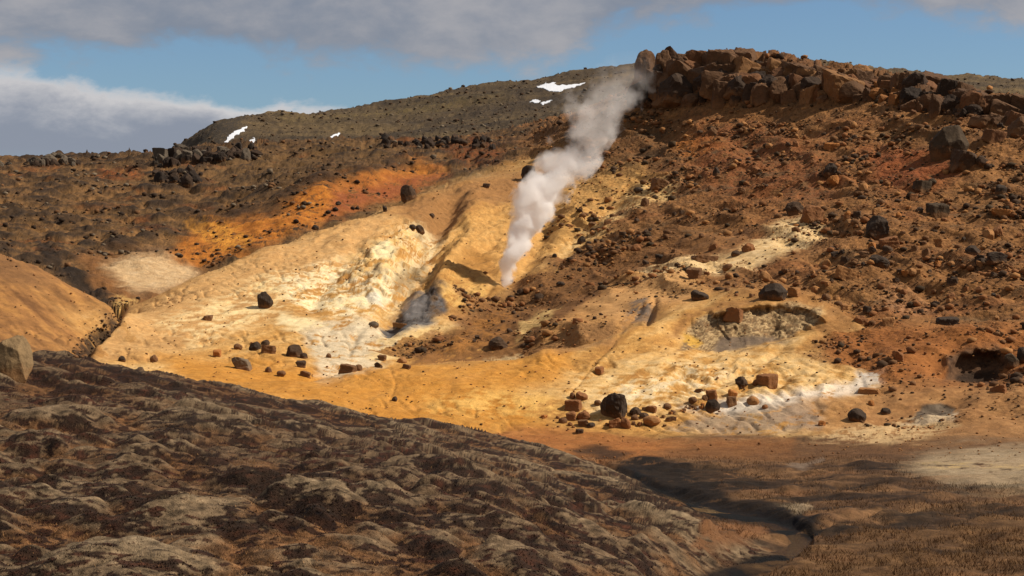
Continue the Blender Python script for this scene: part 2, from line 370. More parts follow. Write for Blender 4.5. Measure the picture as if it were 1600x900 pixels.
    orange_wall = sum(np.exp(-(((U - a_) / b_) ** 2 + ((V - c_) / d_) ** 2)) for a_, b_, c_, d_ in ((350, 70, 375, 28), (460, 80, 335, 28), (570, 80, 305, 22), (650, 50, 280, 16)))
    orange_wall = np.clip(orange_wall * 1.2, 0, 1).astype(np.float32)
    labump = bumps(x32 + fbm(x32, s32, 4, 2, 94) * 1.5, s32 * 0.7, 4.2, 9, 0.6)
    la_h = (fbm(x32, s32, 14, 4, 28) * 1.2 + (sstep(0.2, 0.9, ridged) * 0.6 + labump * 0.9 + np.sqrt(st3) * 0.14 + fbm(x32, s32, 1.5, 2, 29, 0.6) * 0.2) * (1 - 0.85 * orange_wall) + orange_wall * 0.5 * np.abs(fbm(x32 - 0.3 * s32, s32 * 0.25, 3.5, 3, 37))) * (1 - orange_smooth)
    disp += WR['lava'] * la_h
    snowm = np.zeros(U.shape)
    for cx_, cy_, rx_, ry_ in ((878,137,48,11),(845,159,26,8),(367,213,30,20),(392,222,12,9),(521,212,16,8)): snowm = np.maximum(snowm, np.exp(-(((U-cx_)/rx_)**2 + ((V-cy_)/ry_)**2)**2))
    fa_h = fbm(x32, y32, 60, 2, 30) * 2.4 + (1 - snowm) * (fbm(x32, y32, 22, 4, 34, 0.55) * 1.5 + np.sqrt(np.clip(1 - worley(x32, y32, 5.0, 6)[0] / 0.5, 0, 1)) * 0.5 + fbm(x32, y32, 2.5, 3, 31, 0.6) * 0.5)
    disp += WR['far'] * fa_h
    # stream bed
    STREAM = [(935,722,6),(985,742,10),(1040,768,16),(1090,785,20),(1140,798,24),(1190,808,24),(1235,822,26),(1255,838,28),(1235,854,34),(1190,872,44),(1140,890,60),(1080,915,80)]
    SIDE = [(1250,832,5),(1330,812,4),(1420,792,4),(1500,776,4),(1600,770,4),(1700,768,4)]
    near = (V > 690) & (U > 850) & ((ID == 0) | (ID == 1))
    sd_, sw_ = seg_dist(U[near], V[near] + 0, [(a, b, c) for a, b, c in STREAM])
    stream_f = np.full(U.shape, 9.0); stream_f[near] = sd_ / (sw_ * 0.5)
    Z = Z0 + disp * (0.2 + 0.8 * sstep(0.8, 2.6, stream_f)); ZB = Z0.copy()
    Z = Z - 0.34 * (1 - sstep(0.55, 1.5, stream_f + fbm(x32, y32, 1.5, 2, 33) * 0.35))
    sd2, sw2 = seg_dist(U[near], V[near], SIDE); sf2 = np.full(U.shape, 9.0); sf2[near] = sd2 / sw2
    Z = Z - 0.35 * (1 - sstep(0.5, 2.2, sf2))
    # rills and cracks on the yellow mound
    for P, dep, wd in (([(118,560),(135,545),(150,525),(178,497),(188,480)], 1.0, 9), ([(1005,490),(960,535),(930,568),(905,600),(892,618)], 0.10, 2.5), ([(610,580),(618,600),(608,628)], 0.08, 2.5), ([(680,430),(660,455),(600,490),(560,520),(545,556)], 0.15, 5), ([(1330,560),(1345,590),(1352,612)], 0.12, 4), ([(720,360),(690,400),(668,440)], 0.7, 12), ([(705,318),(674,372),(650,425),(622,470),(606,500)], 1.7, 21), ([(742,318),(712,388),(695,435)], -0.8, 22), ([(560,385),(520,430),(490,470)], 0.6, 16), ([(1075,436),(985,472),(905,512),(850,545)], -1.0, 26), ([(870,330),(830,400),(800,440)], 0.8, 14), ([(980,300),(930,350),(880,400)], 0.7, 14), ([(1024,482),(1012,506)], 0.4, 5)):
        m = (np.abs(U - np.mean([p[0] for p in P])) < 200) & (np.abs(V - np.mean([p[1] for p in P])) < 150) & ((ID == 2) | (ID == 6) | (ID == 3))
        d_, _ = seg_dist(U[m], V[m], P)
        Z[m] -= dep * np.exp(-(d_ / wd) ** 2)
    # crag: stepped broken bedrock along the crest
    cragm = ((ID == 6) * sstep(178, 160, V + fbm(x32, s32, 5, 2, 96) * 10) * sstep(980, 1000, U)).astype(np.float32)
    cragm = cragm * np.where(U > 1200, np.clip(1 - (U - 1200) / 900, .4, 1), 1)
    fc1, bc1 = worley(x32 + fbm(x32, y32, 2, 2, 97) * 0.6, y32 * 0.8, 2.6, 8); fc2, bc2 = worley(x32, y32, 1.1, 9)
    Z = Z + cragm * ((bc1 % 101) / 101.0 * 1.9 - 0.5 + (bc2 % 101) / 101.0 * 0.7)
    # hollows: broken walls under an overhanging lip
    zz32 = Z.astype(np.float32)
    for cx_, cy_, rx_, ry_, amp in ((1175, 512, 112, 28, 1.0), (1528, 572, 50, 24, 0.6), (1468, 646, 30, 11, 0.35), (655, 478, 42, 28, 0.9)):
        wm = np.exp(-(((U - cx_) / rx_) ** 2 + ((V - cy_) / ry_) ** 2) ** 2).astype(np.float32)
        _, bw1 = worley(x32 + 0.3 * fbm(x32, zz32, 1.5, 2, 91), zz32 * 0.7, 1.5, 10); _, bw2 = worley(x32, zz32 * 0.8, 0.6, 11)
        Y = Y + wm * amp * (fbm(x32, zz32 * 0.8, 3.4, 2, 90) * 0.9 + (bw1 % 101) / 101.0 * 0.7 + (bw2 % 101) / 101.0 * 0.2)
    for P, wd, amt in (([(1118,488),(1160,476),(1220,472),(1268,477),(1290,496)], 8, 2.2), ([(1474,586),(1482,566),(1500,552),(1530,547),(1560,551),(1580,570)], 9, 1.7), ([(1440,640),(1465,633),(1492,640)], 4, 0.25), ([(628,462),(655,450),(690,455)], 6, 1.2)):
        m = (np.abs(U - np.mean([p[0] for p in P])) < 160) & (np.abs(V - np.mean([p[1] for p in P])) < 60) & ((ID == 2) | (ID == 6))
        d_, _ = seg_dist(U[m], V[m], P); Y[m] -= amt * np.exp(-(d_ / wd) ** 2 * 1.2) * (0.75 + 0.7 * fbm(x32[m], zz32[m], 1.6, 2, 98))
    Xw = AA * Y
shape_ground()
TZ = Z / Y; vis = TZ >= np.maximum.accumulate(TZ, 1) - 1e-5
dens = np.where(vis, np.clip(np.diff(TZ, axis=1, prepend=TZ[:, :1]), 0, None) * F, 0) + 0.22 + 0.5 * (Y < 112) + np.diff(LL, axis=1, prepend=LL[:, :1]) * 25
dens = gblur(gblur(dens, 5, 0), 5, 1); cum = np.cumsum(dens, 1); cum = (cum - cum[:, :1]) / (cum[:, -1:] - cum[:, :1])
LL = np.stack([np.interp(rows, cum[i], LL[i]) for i in range(NCT)])
shape_ground()

x32 = Xw.astype(np.float32); y32 = Y.astype(np.float32); s32 = (Y + 1.6 * Z).astype(np.float32)
# ------------------------------------------------------------------ colour of the ground (its materials, with shade painted in at a few places)
UN = U + fbm(x32, s32, 4.0, 4, 40, 0.6) * 14; VN = V + fbm(x32, s32, 4.0, 4, 41, 0.6) * 9
mo_a = fbm(x32, s32, 6.0, 5, 42, 0.6); mo_b = fbm(x32, s32, 1.6, 4, 43, 0.6); mo_c = fbm(x32, s32, 16, 4, 44); mo_d = fbm(x32, s32, 0.55, 3, 45, 0.6)
C = np.zeros(U.shape + (3,))
def mixv(c, f): 
    global C
    C = C + (np.asarray(c) - C) * f[..., None]
def base_mix(cols, f):      # f in 0..1 across a list of colours
    cols = np.array([alb(c) for c in cols]); f = np.clip(f, 0, 0.9999) * (len(cols) - 1)
    i = f.astype(int); k = (f - i)[..., None]
    return cols[i] * (1 - k) + cols[i + 1] * k
# moss hill: grey moss on the hummock tops, dark heath on their flanks, straw grass between
top = hum1 * 1.0 + hum2 * 0.25 + mo_b * 0.45 + mo_d * 0.4
mossc = base_mix([(92,67,46), (120,94,68), (148,124,94), (168,146,116)], 0.35 + top * 0.35 + mo_c * 0.25)
straw = base_mix([(92,60,36), (136,92,54), (166,118,72)], 0.5 + mo_b * 0.5 + mo_d * 0.3)
heath = base_mix([(18,9,6), (40,19,12), (84,38,22)], 0.4 + mo_d * 0.5 + mo_a * 0.3)
mc = mossc.copy()
fs = sstep(0.50, 0.10, hum1 + mo_a * 0.5 + mo_b * 0.3 + 0.12)[..., None]; mc = mc + (straw - mc) * fs * 0.8
hz = 0.5 * pn(x32 / 1.6, s32 / 2.0, 61) + 0.6 * fbm(x32, s32, 8.0, 3, 62) + 0.85 * mo_b + 1.0 * mo_d + 0.55 * pn(x32 / 0.33, s32 / 0.36, 66) + np.clip(flank, -0.35, 0.5) * 1.1 + 0.22 - 0.14 * sstep(0.30, 0.62, hum1)
fh = sstep(0.14, 0.36, hz)[..., None]; mc = mc + (heath - mc) * fh * 0.92
mc = mc * np.clip(0.95 + 0.8 * mo_d + 0.6 * pn(x32 / 0.35, s32 / 0.4, 63) + 0.5 * pn(x32 / 0.2, s32 / 0.3, 65) * (V > 720) + 0.4 * mo_b, 0.22, 2.0)[..., None]
# valley floor
flc = base_mix([(52,36,23), (88,62,40), (122,88,56), (156,118,78)], 0.46 + fbm(x32 * 0.6, s32, 3.0, 4, 47, 0.65) * 0.6 + mo_c * 0.2)
fd = sstep(0.16, 0.42, fbm(x32 * 0.6, s32 * 1.2, 4.0, 5, 48, 0.65))[..., None]; flc = flc + (alb((44,31,21)) - flc) * fd * 0.8
stk = fbm(x32 * 0.22 + 0.1 * s32, s32 * 1.1, 2.6, 4, 67, 0.6); flc = flc + (alb((34,24,17)) - flc) * (sstep(0.12, 0.36, stk) * 0.8)[..., None]; flc = flc + (alb((150,104,66)) - flc) * (sstep(-0.2, -0.45, stk) * 0.6)[..., None]
flc = flc * np.array([1.12, 1.14, 1.18]) * np.clip(1 + 0.5 * mo_d + 0.3 * pn(x32 / 0.3, s32 / 0.5, 64), 0.4, 1.7)[..., None]
mo_s = fbm(x32 * 0.95 - s32 * 0.30, (x32 * 0.3 + s32 * 0.95) * 0.12, 1.5, 4, 95, 0.6)
suc = base_mix([(180,126,62), (208,154,80), (226,180,110), (240,206,150)], 0.42 + mo_a * 0.3 + mo_c * 0.35 + mo_d * 0.2 + mo_s * 0.45)
suc = suc * np.array([0.90, 0.90, 0.96]) * np.clip(1 + 0.25 * mo_d, .6, 1.4)[..., None]
bkc = base_mix([(120,82,48), (160,112,64), (190,136,74)], 0.42 + fbm(x32 * 0.95 + s32 * 0.42, (s32 * 0.9 - x32 * 0.42) * 0.12, 1.3, 4, 49, 0.62) * 1.1 + mo_b * 0.3)
ruc = base_mix([(90,60,34), (126,84,46), (156,106,58), (182,126,72)], 0.5 + mo_a * 0.4 + mo_b * 0.3 + mo_d * 0.25)
rp = sstep(0.1, 0.5, fbm(x32, s32, 14, 4, 50, 0.55))[..., None]; ruc = ruc + (alb((146,86,46)) - ruc) * rp * 0.5
rg = sstep(0.15, 0.4, fbm(x32, s32, 8, 5, 51, 0.65) + mo_d * 0.3)[..., None]; ruc = ruc + (alb((86,72,50)) - ruc) * rg * 0.6
stone = (np.maximum(st3 > 0.12, st4 > 0.2) | (st5 > 0.1))
stc = base_mix([(84,60,40), (122,86,54), (160,114,72)], ((b4 * 13 + b3 * 7) % 100) / 100.0)
ruc = ruc + (stc - ruc) * (stone * (1 - smooth_face) * (0.1 + 0.6 * clus))[..., None]
ruc = ruc * np.array([1.03, 1.07, 1.14]) * np.clip(1 + 0.45 * mo_d, 0.5, 1.5)[..., None]
lac = base_mix([(72,54,37), (106,78,48), (136,98,58), (160,118,72)], 0.5 + mo_a * 0.4 + mo_b * 0.35 + mo_d * 0.2 - 0.25 * sstep(0.3, 0.9, ridged))
lo_ = sstep(0.15, 0.5, fbm(x32, s32, 11, 4, 52, 0.6))[..., None]; lac = lac + (alb((132,76,36)) - lac) * lo_ * 0.6
dk = sstep(0.1, 0.35, fbm(x32, s32, 4.5, 5, 53, 0.65))[..., None]; lac = lac + (alb((50,41,33)) - lac) * dk * 0.7
lac = lac + (alb((48,38,30)) - lac) * (sstep(0.22, 0.5, labump + 0.25 * mo_b) * 0.75 * (1 - 0.7 * orange_wall))[..., None]
lac = lac * 1.12 * np.clip(1 + 0.5 * mo_d, 0.5, 1.5)[..., None]
fac = base_mix([(58,49,39), (82,68,51), (108,89,62), (132,109,72)], 0.42 + fbm(x32 * 0.35 + s32 * 0.15, s32, 26, 5, 54, 0.65) * 0.7 + fbm(x32, s32, 2.2, 3, 55, 0.7) * 0.35)
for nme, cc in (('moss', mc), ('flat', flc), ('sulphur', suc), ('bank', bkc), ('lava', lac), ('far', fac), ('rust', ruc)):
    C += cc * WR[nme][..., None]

def sd_poly(u, v, P):
    P = np.asarray(P, float); d = np.full(u.shape, 1e9); ins = np.zeros(u.shape, bool)
    for i in range(len(P)):
        x0, y0 = P[i]; x1, y1 = P[(i + 1) % len(P)]; dx, dy = x1 - x0, y1 - y0
        tt = np.clip(((u - x0) * dx + (v - y0) * dy) / (dx*dx + dy*dy + 1e-9), 0, 1)
        d = np.minimum(d, np.hypot(u - x0 - tt*dx, v - y0 - tt*dy))
        c = ((y0 > v) != (y1 > v)) & (u < (x1 - x0) * (v - y0) / (y1 - y0 + 1e-12) + x0); ins ^= c
    return np.where(ins, d, -d)
def paint(regs, P, cols, op=1.0, soft=10, mott=None, rough=1.0, vary=0.5, ymin=0.0):
    """another ground colour inside an outline; mott = share covered, broken up by noise"""
    P = np.asarray(P, float); pad = soft + 30
    ok = np.isin(ID, [REG.index(r) for r in regs.split()])
    ok &= (U > P[:, 0].min() - pad) & (U < P[:, 0].max() + pad) & (V > P[:, 1].min() - pad) & (V < P[:, 1].max() + pad)
    if ymin: ok &= Y > ymin
    if not ok.any(): return
    uu = U[ok] + (UN[ok] - U[ok]) * rough; vv = V[ok] + (VN[ok] - V[ok]) * rough
    f = sstep(-soft, soft, sd_poly(uu, vv, P)) * op
    if mott is not None:
        k = mo_b[ok] * 0.75 + mo_a[ok] * 0.5 + mo_d[ok] * 0.4 + (mo_s[ok] * 0.6 if 'sulphur' in regs else 0)
        f = f * sstep(-0.12, 0.16, k + (mott - 0.5) * 1.1)
    if isinstance(cols, tuple): cols = [cols, cols]
    cc = base_mix(cols, 0.5 + (mo_b[ok] + mo_d[ok] * 0.6) * vary)
    C[ok] += (cc - C[ok]) * f[:, None]
def ell(cx, cy, rx, ry, n=14, rot=0):
    return [(cx + math.cos(k*2*math.pi/n)*rx*math.cos(rot) - math.sin(k*2*math.pi/n)*ry*math.sin(rot), cy + math.cos(k*2*math.pi/n)*rx*math.sin(rot) + math.sin(k*2*math.pi/n)*ry*math.cos(rot)) for k in range(n)]
def strip(P, w):
    up_ = [(x, y - w) for x, y in P]; dn = [(x, y + w) for x, y in P][::-1]; return up_ + dn
# --- yellow hill
paint('sulphur', [(120,565),(180,500),(300,428),(420,380),(600,322),(650,330),(560,400),(500,430),(420,500),(260,555)], [(186,140,88),(206,158,100),(224,184,128)], 0.85, 22)
paint('sulphur', [(250,505),(420,430),(560,410),(560,440),(430,490),(300,540)], [(236,198,132),(248,222,168)], 0.85, 16, 0.54)
paint('sulphur', [(600,325),(700,284),(840,262),(900,270),(820,320),(740,330),(690,370),(640,345)], [(140,98,58),(170,122,72)], 0.95, 14)
paint('sulphur rust', [(690,400),(760,330),(830,330),(880,270),(1000,262),(1040,290),(960,330),(880,390),(800,430),(740,450)], [(176,126,68),(206,154,86),(222,176,110)], 0.9, 16)
paint('sulphur rust', [(940,330),(1000,290),(1060,288),(1050,310),(980,340),(900,390),(860,400)], [(214,166,98),(236,200,140)], 0.9, 8, 0.6)
paint('sulphur', [(250,560),(420,560),(520,575),(800,556),(900,545),(880,590),(800,620),(850,668),(640,668),(420,625),(300,600)], [(176,114,40),(198,134,52),(212,150,64)], 0.85, 16)
paint('sulphur', ell(770,640,110,26), [(222,166,80),(236,190,110)], 0.8, 18, 0.6)
paint('sulphur', [(880,625),(900,590),(1000,560),(1070,555),(1200,545),(1260,560),(1340,590),(1340,620),(1180,640),(1000,640),(920,650)], [(206,156,88),(228,186,122),(240,212,160)], 0.85, 20, 0.62)
paint('sulphur', [(930,640),(980,600),(1080,575),(1140,585),(1100,618),(1000,640)], [(236,206,154),(242,220,182)], 0.8, 14, 0.45)
paint('sulphur', [(1060,636),(1140,624),(1230,618),(1330,600),(1350,610),(1240,640),(1140,648)], [(230,210,184),(240,226,206)], 0.9, 8, 0.8)
paint('sulphur rust', [(1340,580),(1390,578),(1378,600),(1330,612)], [(226,206,172),(196,186,180)], 0.9, 6, 0.75)
paint('sulphur', [(430,440),(560,395),(650,350),(690,360),(660,420),(610,470),(560,510),(470,480)], [(228,190,118),(246,224,176),(238,218,184)], 0.88, 14, 0.58)
paint('sulphur', [(540,400),(640,360),(665,380),(610,430),(540,440)], [(216,160,70),(226,176,92)], 0.8, 10, 0.45)
paint('sulphur', ell(600,398,18,14), [(246,226,180),(240,216,160)], 0.9, 6)
paint('sulphur', ell(588,467,14,10), [(240,226,200),(230,216,190)], 0.9, 4)
paint('sulphur', [(435,490),(500,500),(520,516),(470,520),(430,505)], [(242,214,158),(248,226,176)], 0.9, 6)
paint('sulphur', [(470,520),(520,505),(590,500),(680,508),(620,545),(600,575),(500,590),(490,560)], [(176,158,134),(214,194,160),(238,220,186)], 0.9, 10, 0.75)
paint('sulphur', [(600,520),(700,512),(660,540),(600,575),(570,560)], [(214,170,100),(238,206,146)], 0.8, 8, 0.6)
paint('sulphur', [(690,450),(760,430),(760,470),(700,495),(685,475)], [(226,190,124),(204,150,64)], 0.8, 8, 0.65)
paint('sulphur rust', [(596,512),(612,482),(640,452),(672,446),(696,462),(694,488),(665,514),(630,518)], [(52,50,50),(80,78,80),(112,108,106),(64,60,58)], 0.95, 6, None, 1.2, 0.9)
paint('sulphur', ell(682,472,12,26), [(128,92,54),(96,72,46)], 0.7, 5, 0.6)
paint('sulphur', strip([(650,350),(668,385),(650,415),(615,442)], 12), [(120,88,52),(140,108,66)], 0.75, 8, 0.7)  # shaded wall of the gully, put into the colour as darker brown
paint('sulphur', ell(748,420,28,24), [(150,104,48),(170,116,54)], 0.7, 10)  # the plume's cast shadow, painted left of its foot
# --- brown fan in the middle and the slope behind
paint('sulphur rust', [(640,572),(660,545),(720,520),(800,500),(880,500),(960,505),(1000,500),(940,535),(860,560),(780,572)], [(104,70,40),(136,92,52),(160,112,66)], 0.9, 8, 0.85, 0.6, 0.5, 153)
paint('sulphur', ell(800,566,44,9), [(206,170,116),(226,196,146)], 0.8, 5, 0.6, 0.6, 0.5, 153)
paint('sulphur', [(560,640),(700,640),(860,650),(860,676),(640,676)], [(172,112,42),(190,130,54)], 0.6, 14, 0.7)  # shaded lower edge of the front mound, painted a darker gold
paint('sulphur rust', [(1040,530),(1070,492),(1120,468),(1200,450),(1310,455),(1345,505),(1300,532),(1262,520),(1288,486),(1200,472),(1110,486),(1066,522)], [(128,86,46),(160,112,62),(184,134,80)], 0.9, 8, 0.85)
paint('rust sulphur', [(655,566),(700,520),(760,475),(820,430),(900,400),(1000,360),(1070,350),(1120,380),(1050,420),(960,455),(880,515),(840,552),(760,560)], [(92,62,36),(124,84,46),(152,106,60)], 0.85, 14, 0.75)
paint('rust sulphur', [(660,562),(720,525),(790,478),(800,500),(760,545)], [(160,106,48),(180,122,58)], 0.7, 10, 0.6)
paint('rust sulphur', [(805,540),(810,510),(840,490),(872,482),(860,510),(835,535)], [(196,156,92),(222,184,120)], 0.9, 6, 0.75)
paint('rust sulphur', [(832,556),(870,520),(960,452),(1060,425),(1110,462),(1020,498),(960,530),(880,555)], [(156,112,68),(192,140,82),(214,160,98)], 0.95, 8)
paint('rust sulphur', [(835,556),(880,535),(960,510),(960,530),(880,555)], [(116,84,54),(146,106,70)], 0.6, 8)
paint('rust sulphur', [(905,500),(960,468),(1050,438),(1095,462),(1015,492),(960,512)], [(186,138,84),(210,160,102)], 0.8, 12, 0.8)
paint('rust sulphur', [(975,520),(985,490),(1010,480),(1020,498)], [(118,112,106),(90,84,80)], 0.8, 6, 0.6)
paint('rust', [(990,440),(1060,415),(1150,395),(1225,350),(1268,346),(1292,368),(1235,402),(1125,436),(1040,452)], [(206,160,96),(232,194,136),(244,214,166)], 0.95, 8, 0.82)
paint('rust', [(1290,365),(1350,350),(1380,330),(1370,360),(1310,400),(1260,405)], [(170,120,72),(200,150,100)], 0.6, 10, 0.45)
paint('rust', ell(1092,232,40,20), [(168,98,40),(196,124,54)], 0.85, 14, 0.7)
paint('rust', [(1080,190),(1200,200),(1320,260),(1300,320),(1180,330),(1080,290)], [(124,68,36),(146,80,44)], 0.6, 30, 0.6)
paint('rust', [(1340,240),(1420,230),(1520,270),(1450,310),(1380,300)], [(150,82,42),(136,70,36)], 0.8, 20, 0.75)
paint('rust', [(860,190),(960,190),(1060,200),(1060,270),(960,270),(880,262)], [(84,60,38),(104,74,44)], 0.6, 24, 0.6)
paint('rust', [(1300,500),(1420,520),(1600,520),(1640,600),(1440,612),(1330,600),(1290,560)], [(128,76,38),(156,96,46),(176,112,58)], 0.85, 16)
paint('rust', ell(1410,480,40,22), [(176,122,80),(190,140,96)], 0.7, 12, 0.6)
paint('rust sulphur flat', [(1190,650),(1320,615),(1430,605),(1640,610),(1640,690),(1420,690),(1280,680)], [(140,98,60),(170,122,74),(190,144,94)], 0.8, 14)
paint('rust sulphur flat', [(1270,690),(1320,668),(1400,655),(1500,668),(1430,690),(1340,695)], [(206,166,110),(220,188,140)], 0.8, 8, 0.6)
paint('rust sulphur flat', [(1040,668),(1100,645),(1200,632),(1290,640),(1280,672),(1150,680)], [(136,120,106),(164,146,126)], 0.7, 10, 0.7)
# crag bedrock
C += (base_mix([(72,48,31),(108,74,46),(138,96,60)], 0.5 + mo_b * 0.6 + mo_d * 0.4) - C) * (np.clip(cragm, 0, 1) * 0.9)[..., None]
# hollows
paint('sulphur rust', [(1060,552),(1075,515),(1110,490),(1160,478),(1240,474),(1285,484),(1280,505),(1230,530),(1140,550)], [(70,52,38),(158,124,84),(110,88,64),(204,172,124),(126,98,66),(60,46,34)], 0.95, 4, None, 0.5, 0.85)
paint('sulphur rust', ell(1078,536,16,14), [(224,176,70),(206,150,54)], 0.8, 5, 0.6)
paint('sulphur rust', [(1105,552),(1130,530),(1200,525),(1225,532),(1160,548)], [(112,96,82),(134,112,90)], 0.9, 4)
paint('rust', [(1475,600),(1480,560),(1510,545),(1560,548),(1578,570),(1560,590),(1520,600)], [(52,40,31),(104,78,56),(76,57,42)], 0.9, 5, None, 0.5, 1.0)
paint('rust', ell(1528,592,36,12), [(34,26,20),(52,40,30)], 0.8, 5)  # shadow inside the cave mouth, painted near-black low in the hole
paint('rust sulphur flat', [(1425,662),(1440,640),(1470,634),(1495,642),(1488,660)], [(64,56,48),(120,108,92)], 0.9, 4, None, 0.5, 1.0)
paint('rust sulphur flat', [(1410,664),(1450,661),(1500,655),(1496,664),(1440,670)], [(216,188,148),(226,202,168)], 0.8, 3, 0.7)
# --- valley floor
paint('flat sulphur', [(740,690),(800,668),(900,670),(1060,690),(1240,690),(1240,712),(1060,715),(960,720),(860,716)], [(150,92,46),(172,108,54),(190,130,70)], 0.85, 10)
paint('flat', [(1000,705),(1100,695),(1300,690),(1500,690),(1640,680),(1640,700),(1460,708),(1300,722),(1080,720)], [(96,66,42),(124,86,52)], 0.7, 8)
paint('flat', [(885,704),(930,696),(990,710),(960,718),(905,714)], [(44,34,26),(56,42,30)], 0.85, 5)
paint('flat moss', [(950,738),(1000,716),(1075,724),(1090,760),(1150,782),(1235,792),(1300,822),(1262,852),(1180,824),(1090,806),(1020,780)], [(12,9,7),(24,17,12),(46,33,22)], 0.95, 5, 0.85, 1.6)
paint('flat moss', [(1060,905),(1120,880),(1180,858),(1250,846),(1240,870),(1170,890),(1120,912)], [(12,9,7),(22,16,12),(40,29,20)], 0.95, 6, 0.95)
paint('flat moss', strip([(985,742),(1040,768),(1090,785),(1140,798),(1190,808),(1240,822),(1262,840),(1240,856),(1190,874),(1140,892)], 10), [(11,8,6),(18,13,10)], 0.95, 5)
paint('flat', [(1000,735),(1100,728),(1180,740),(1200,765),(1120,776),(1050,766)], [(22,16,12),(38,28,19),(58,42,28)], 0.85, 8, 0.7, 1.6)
paint('flat', [(1410,728),(1460,706),(1540,700),(1650,694),(1650,752),(1540,760),(1470,752),(1440,735)], [(150,126,96),(178,154,120),(196,174,142)], 0.85, 20, 0.9, 2.0)
paint('flat', [(1420,726),(1500,722),(1600,726),(1600,732),(1500,734)], [(196,160,96),(206,172,110)], 0.7, 5, 0.6)
paint('flat moss', [(1085,862),(1110,826),(1150,818),(1200,830),(1200,838),(1140,856)], [(120,80,50),(142,98,62)], 0.9, 6, 0.85)
paint('flat', [(1210,792),(1260,784),(1270,796),(1240,804)], [(150,128,100),(166,142,110)], 0.9, 4)
paint('flat', [(1235,732),(1285,718),(1280,728),(1255,738)], [(126,104,86),(140,118,98)], 0.9, 4)
paint('flat', [(1160,875),(1260,850),(1400,830),(1640,800),(1640,910),(1300,915)], [(66,46,28),(98,70,42),(134,100,62)], 0.7, 16, 0.7)
paint('flat', strip([(1280,838),(1350,822),(1440,812),(1520,800),(1640,795)], 7), [(38,28,18),(54,40,26)], 0.8, 6, 0.7)
paint('flat', strip([(1200,795),(1270,775),(1350,762),(1440,750)], 6), [(38,28,19),(52,38,26)], 0.8, 5, 0.65)
# --- back slope
paint('lava', [(250,412),(300,370),(330,345),(420,338),(480,300),(560,284),(650,258),(700,268),(690,284),(640,302),(560,328),(480,362),(390,398),(320,420)], [(150,90,38),(196,118,44),(220,150,62)], 0.92, 12, 0.76)
paint('lava', strip([(290,352),(330,338),(420,326),(480,292),(560,274),(640,250)], 7), [(58,40,27),(84,58,36)], 0.75, 8, 0.7)  # shadowed lip over the orange bank, painted as a dark strip
paint('lava', [(520,300),(600,284),(690,270),(700,282),(640,302),(560,330),(510,345)], [(112,58,38),(140,76,50),(156,94,68)], 0.8, 12, 0.68)
paint('lava', [(290,352),(350,346),(400,372),(385,392),(340,392)], [(216,142,48),(226,160,66)], 0.85, 8, 0.6)
paint('lava', [(120,408),(180,400),(260,395),(320,425),(260,480),(180,490),(150,455)], [(130,86,48),(152,104,60)], 0.8, 14)
paint('lava', [(160,425),(200,404),(250,400),(296,418),(310,436),(260,458),(205,455)], [(186,146,100),(218,182,134),(232,202,160)], 0.9, 12)
paint('lava', [(180,470),(215,468),(200,488),(178,492)], [(216,178,110),(196,150,84)], 0.85, 5, 0.7)
paint('lava', ell(185,278,40,8), [(140,74,32),(156,86,38)], 0.8, 8, 0.6)
paint('lava rust', [(690,232),(740,226),(790,240),(780,262),(720,258)], [(126,70,36),(140,80,42)], 0.8, 12, 0.6)
paint('lava', [(330,250),(420,232),(600,228),(620,246),(520,262),(420,296),(330,300)], [(98,74,46),(130,98,60)], 0.7, 20, 0.62)
paint('lava', strip([(60,395),(100,432),(140,460),(175,488)], 13), [(34,28,24),(56,44,34)], 0.85, 6, 0.8)
paint('lava sulphur bank', strip([(180,494),(158,516),(138,532),(118,556)], 11), [(34,27,22),(60,46,36)], 0.9, 4, 0.85)
paint('bank', [(-50,380),(0,395),(90,440),(60,450),(-50,430)], [(124,88,56),(146,104,64)], 0.8, 14)
# --- far ridge
paint('far', [(296,240),(320,205),(345,190),(390,188),(370,210),(340,230)], [(56,50,44),(70,62,52)], 0.8, 8, 0.7)
paint('far', strip([(440,192),(520,186),(640,172),(720,160),(800,150)], 6), [(128,108,66),(112,94,58)], 0.7, 8, 0.55)
paint('far', [(560,215),(720,200),(860,170),(940,150),(930,120),(800,140),(640,180)], [(60,50,40),(84,68,50)], 0.55, 16, 0.5)
C = np.clip(C, 0.004, 0.85)

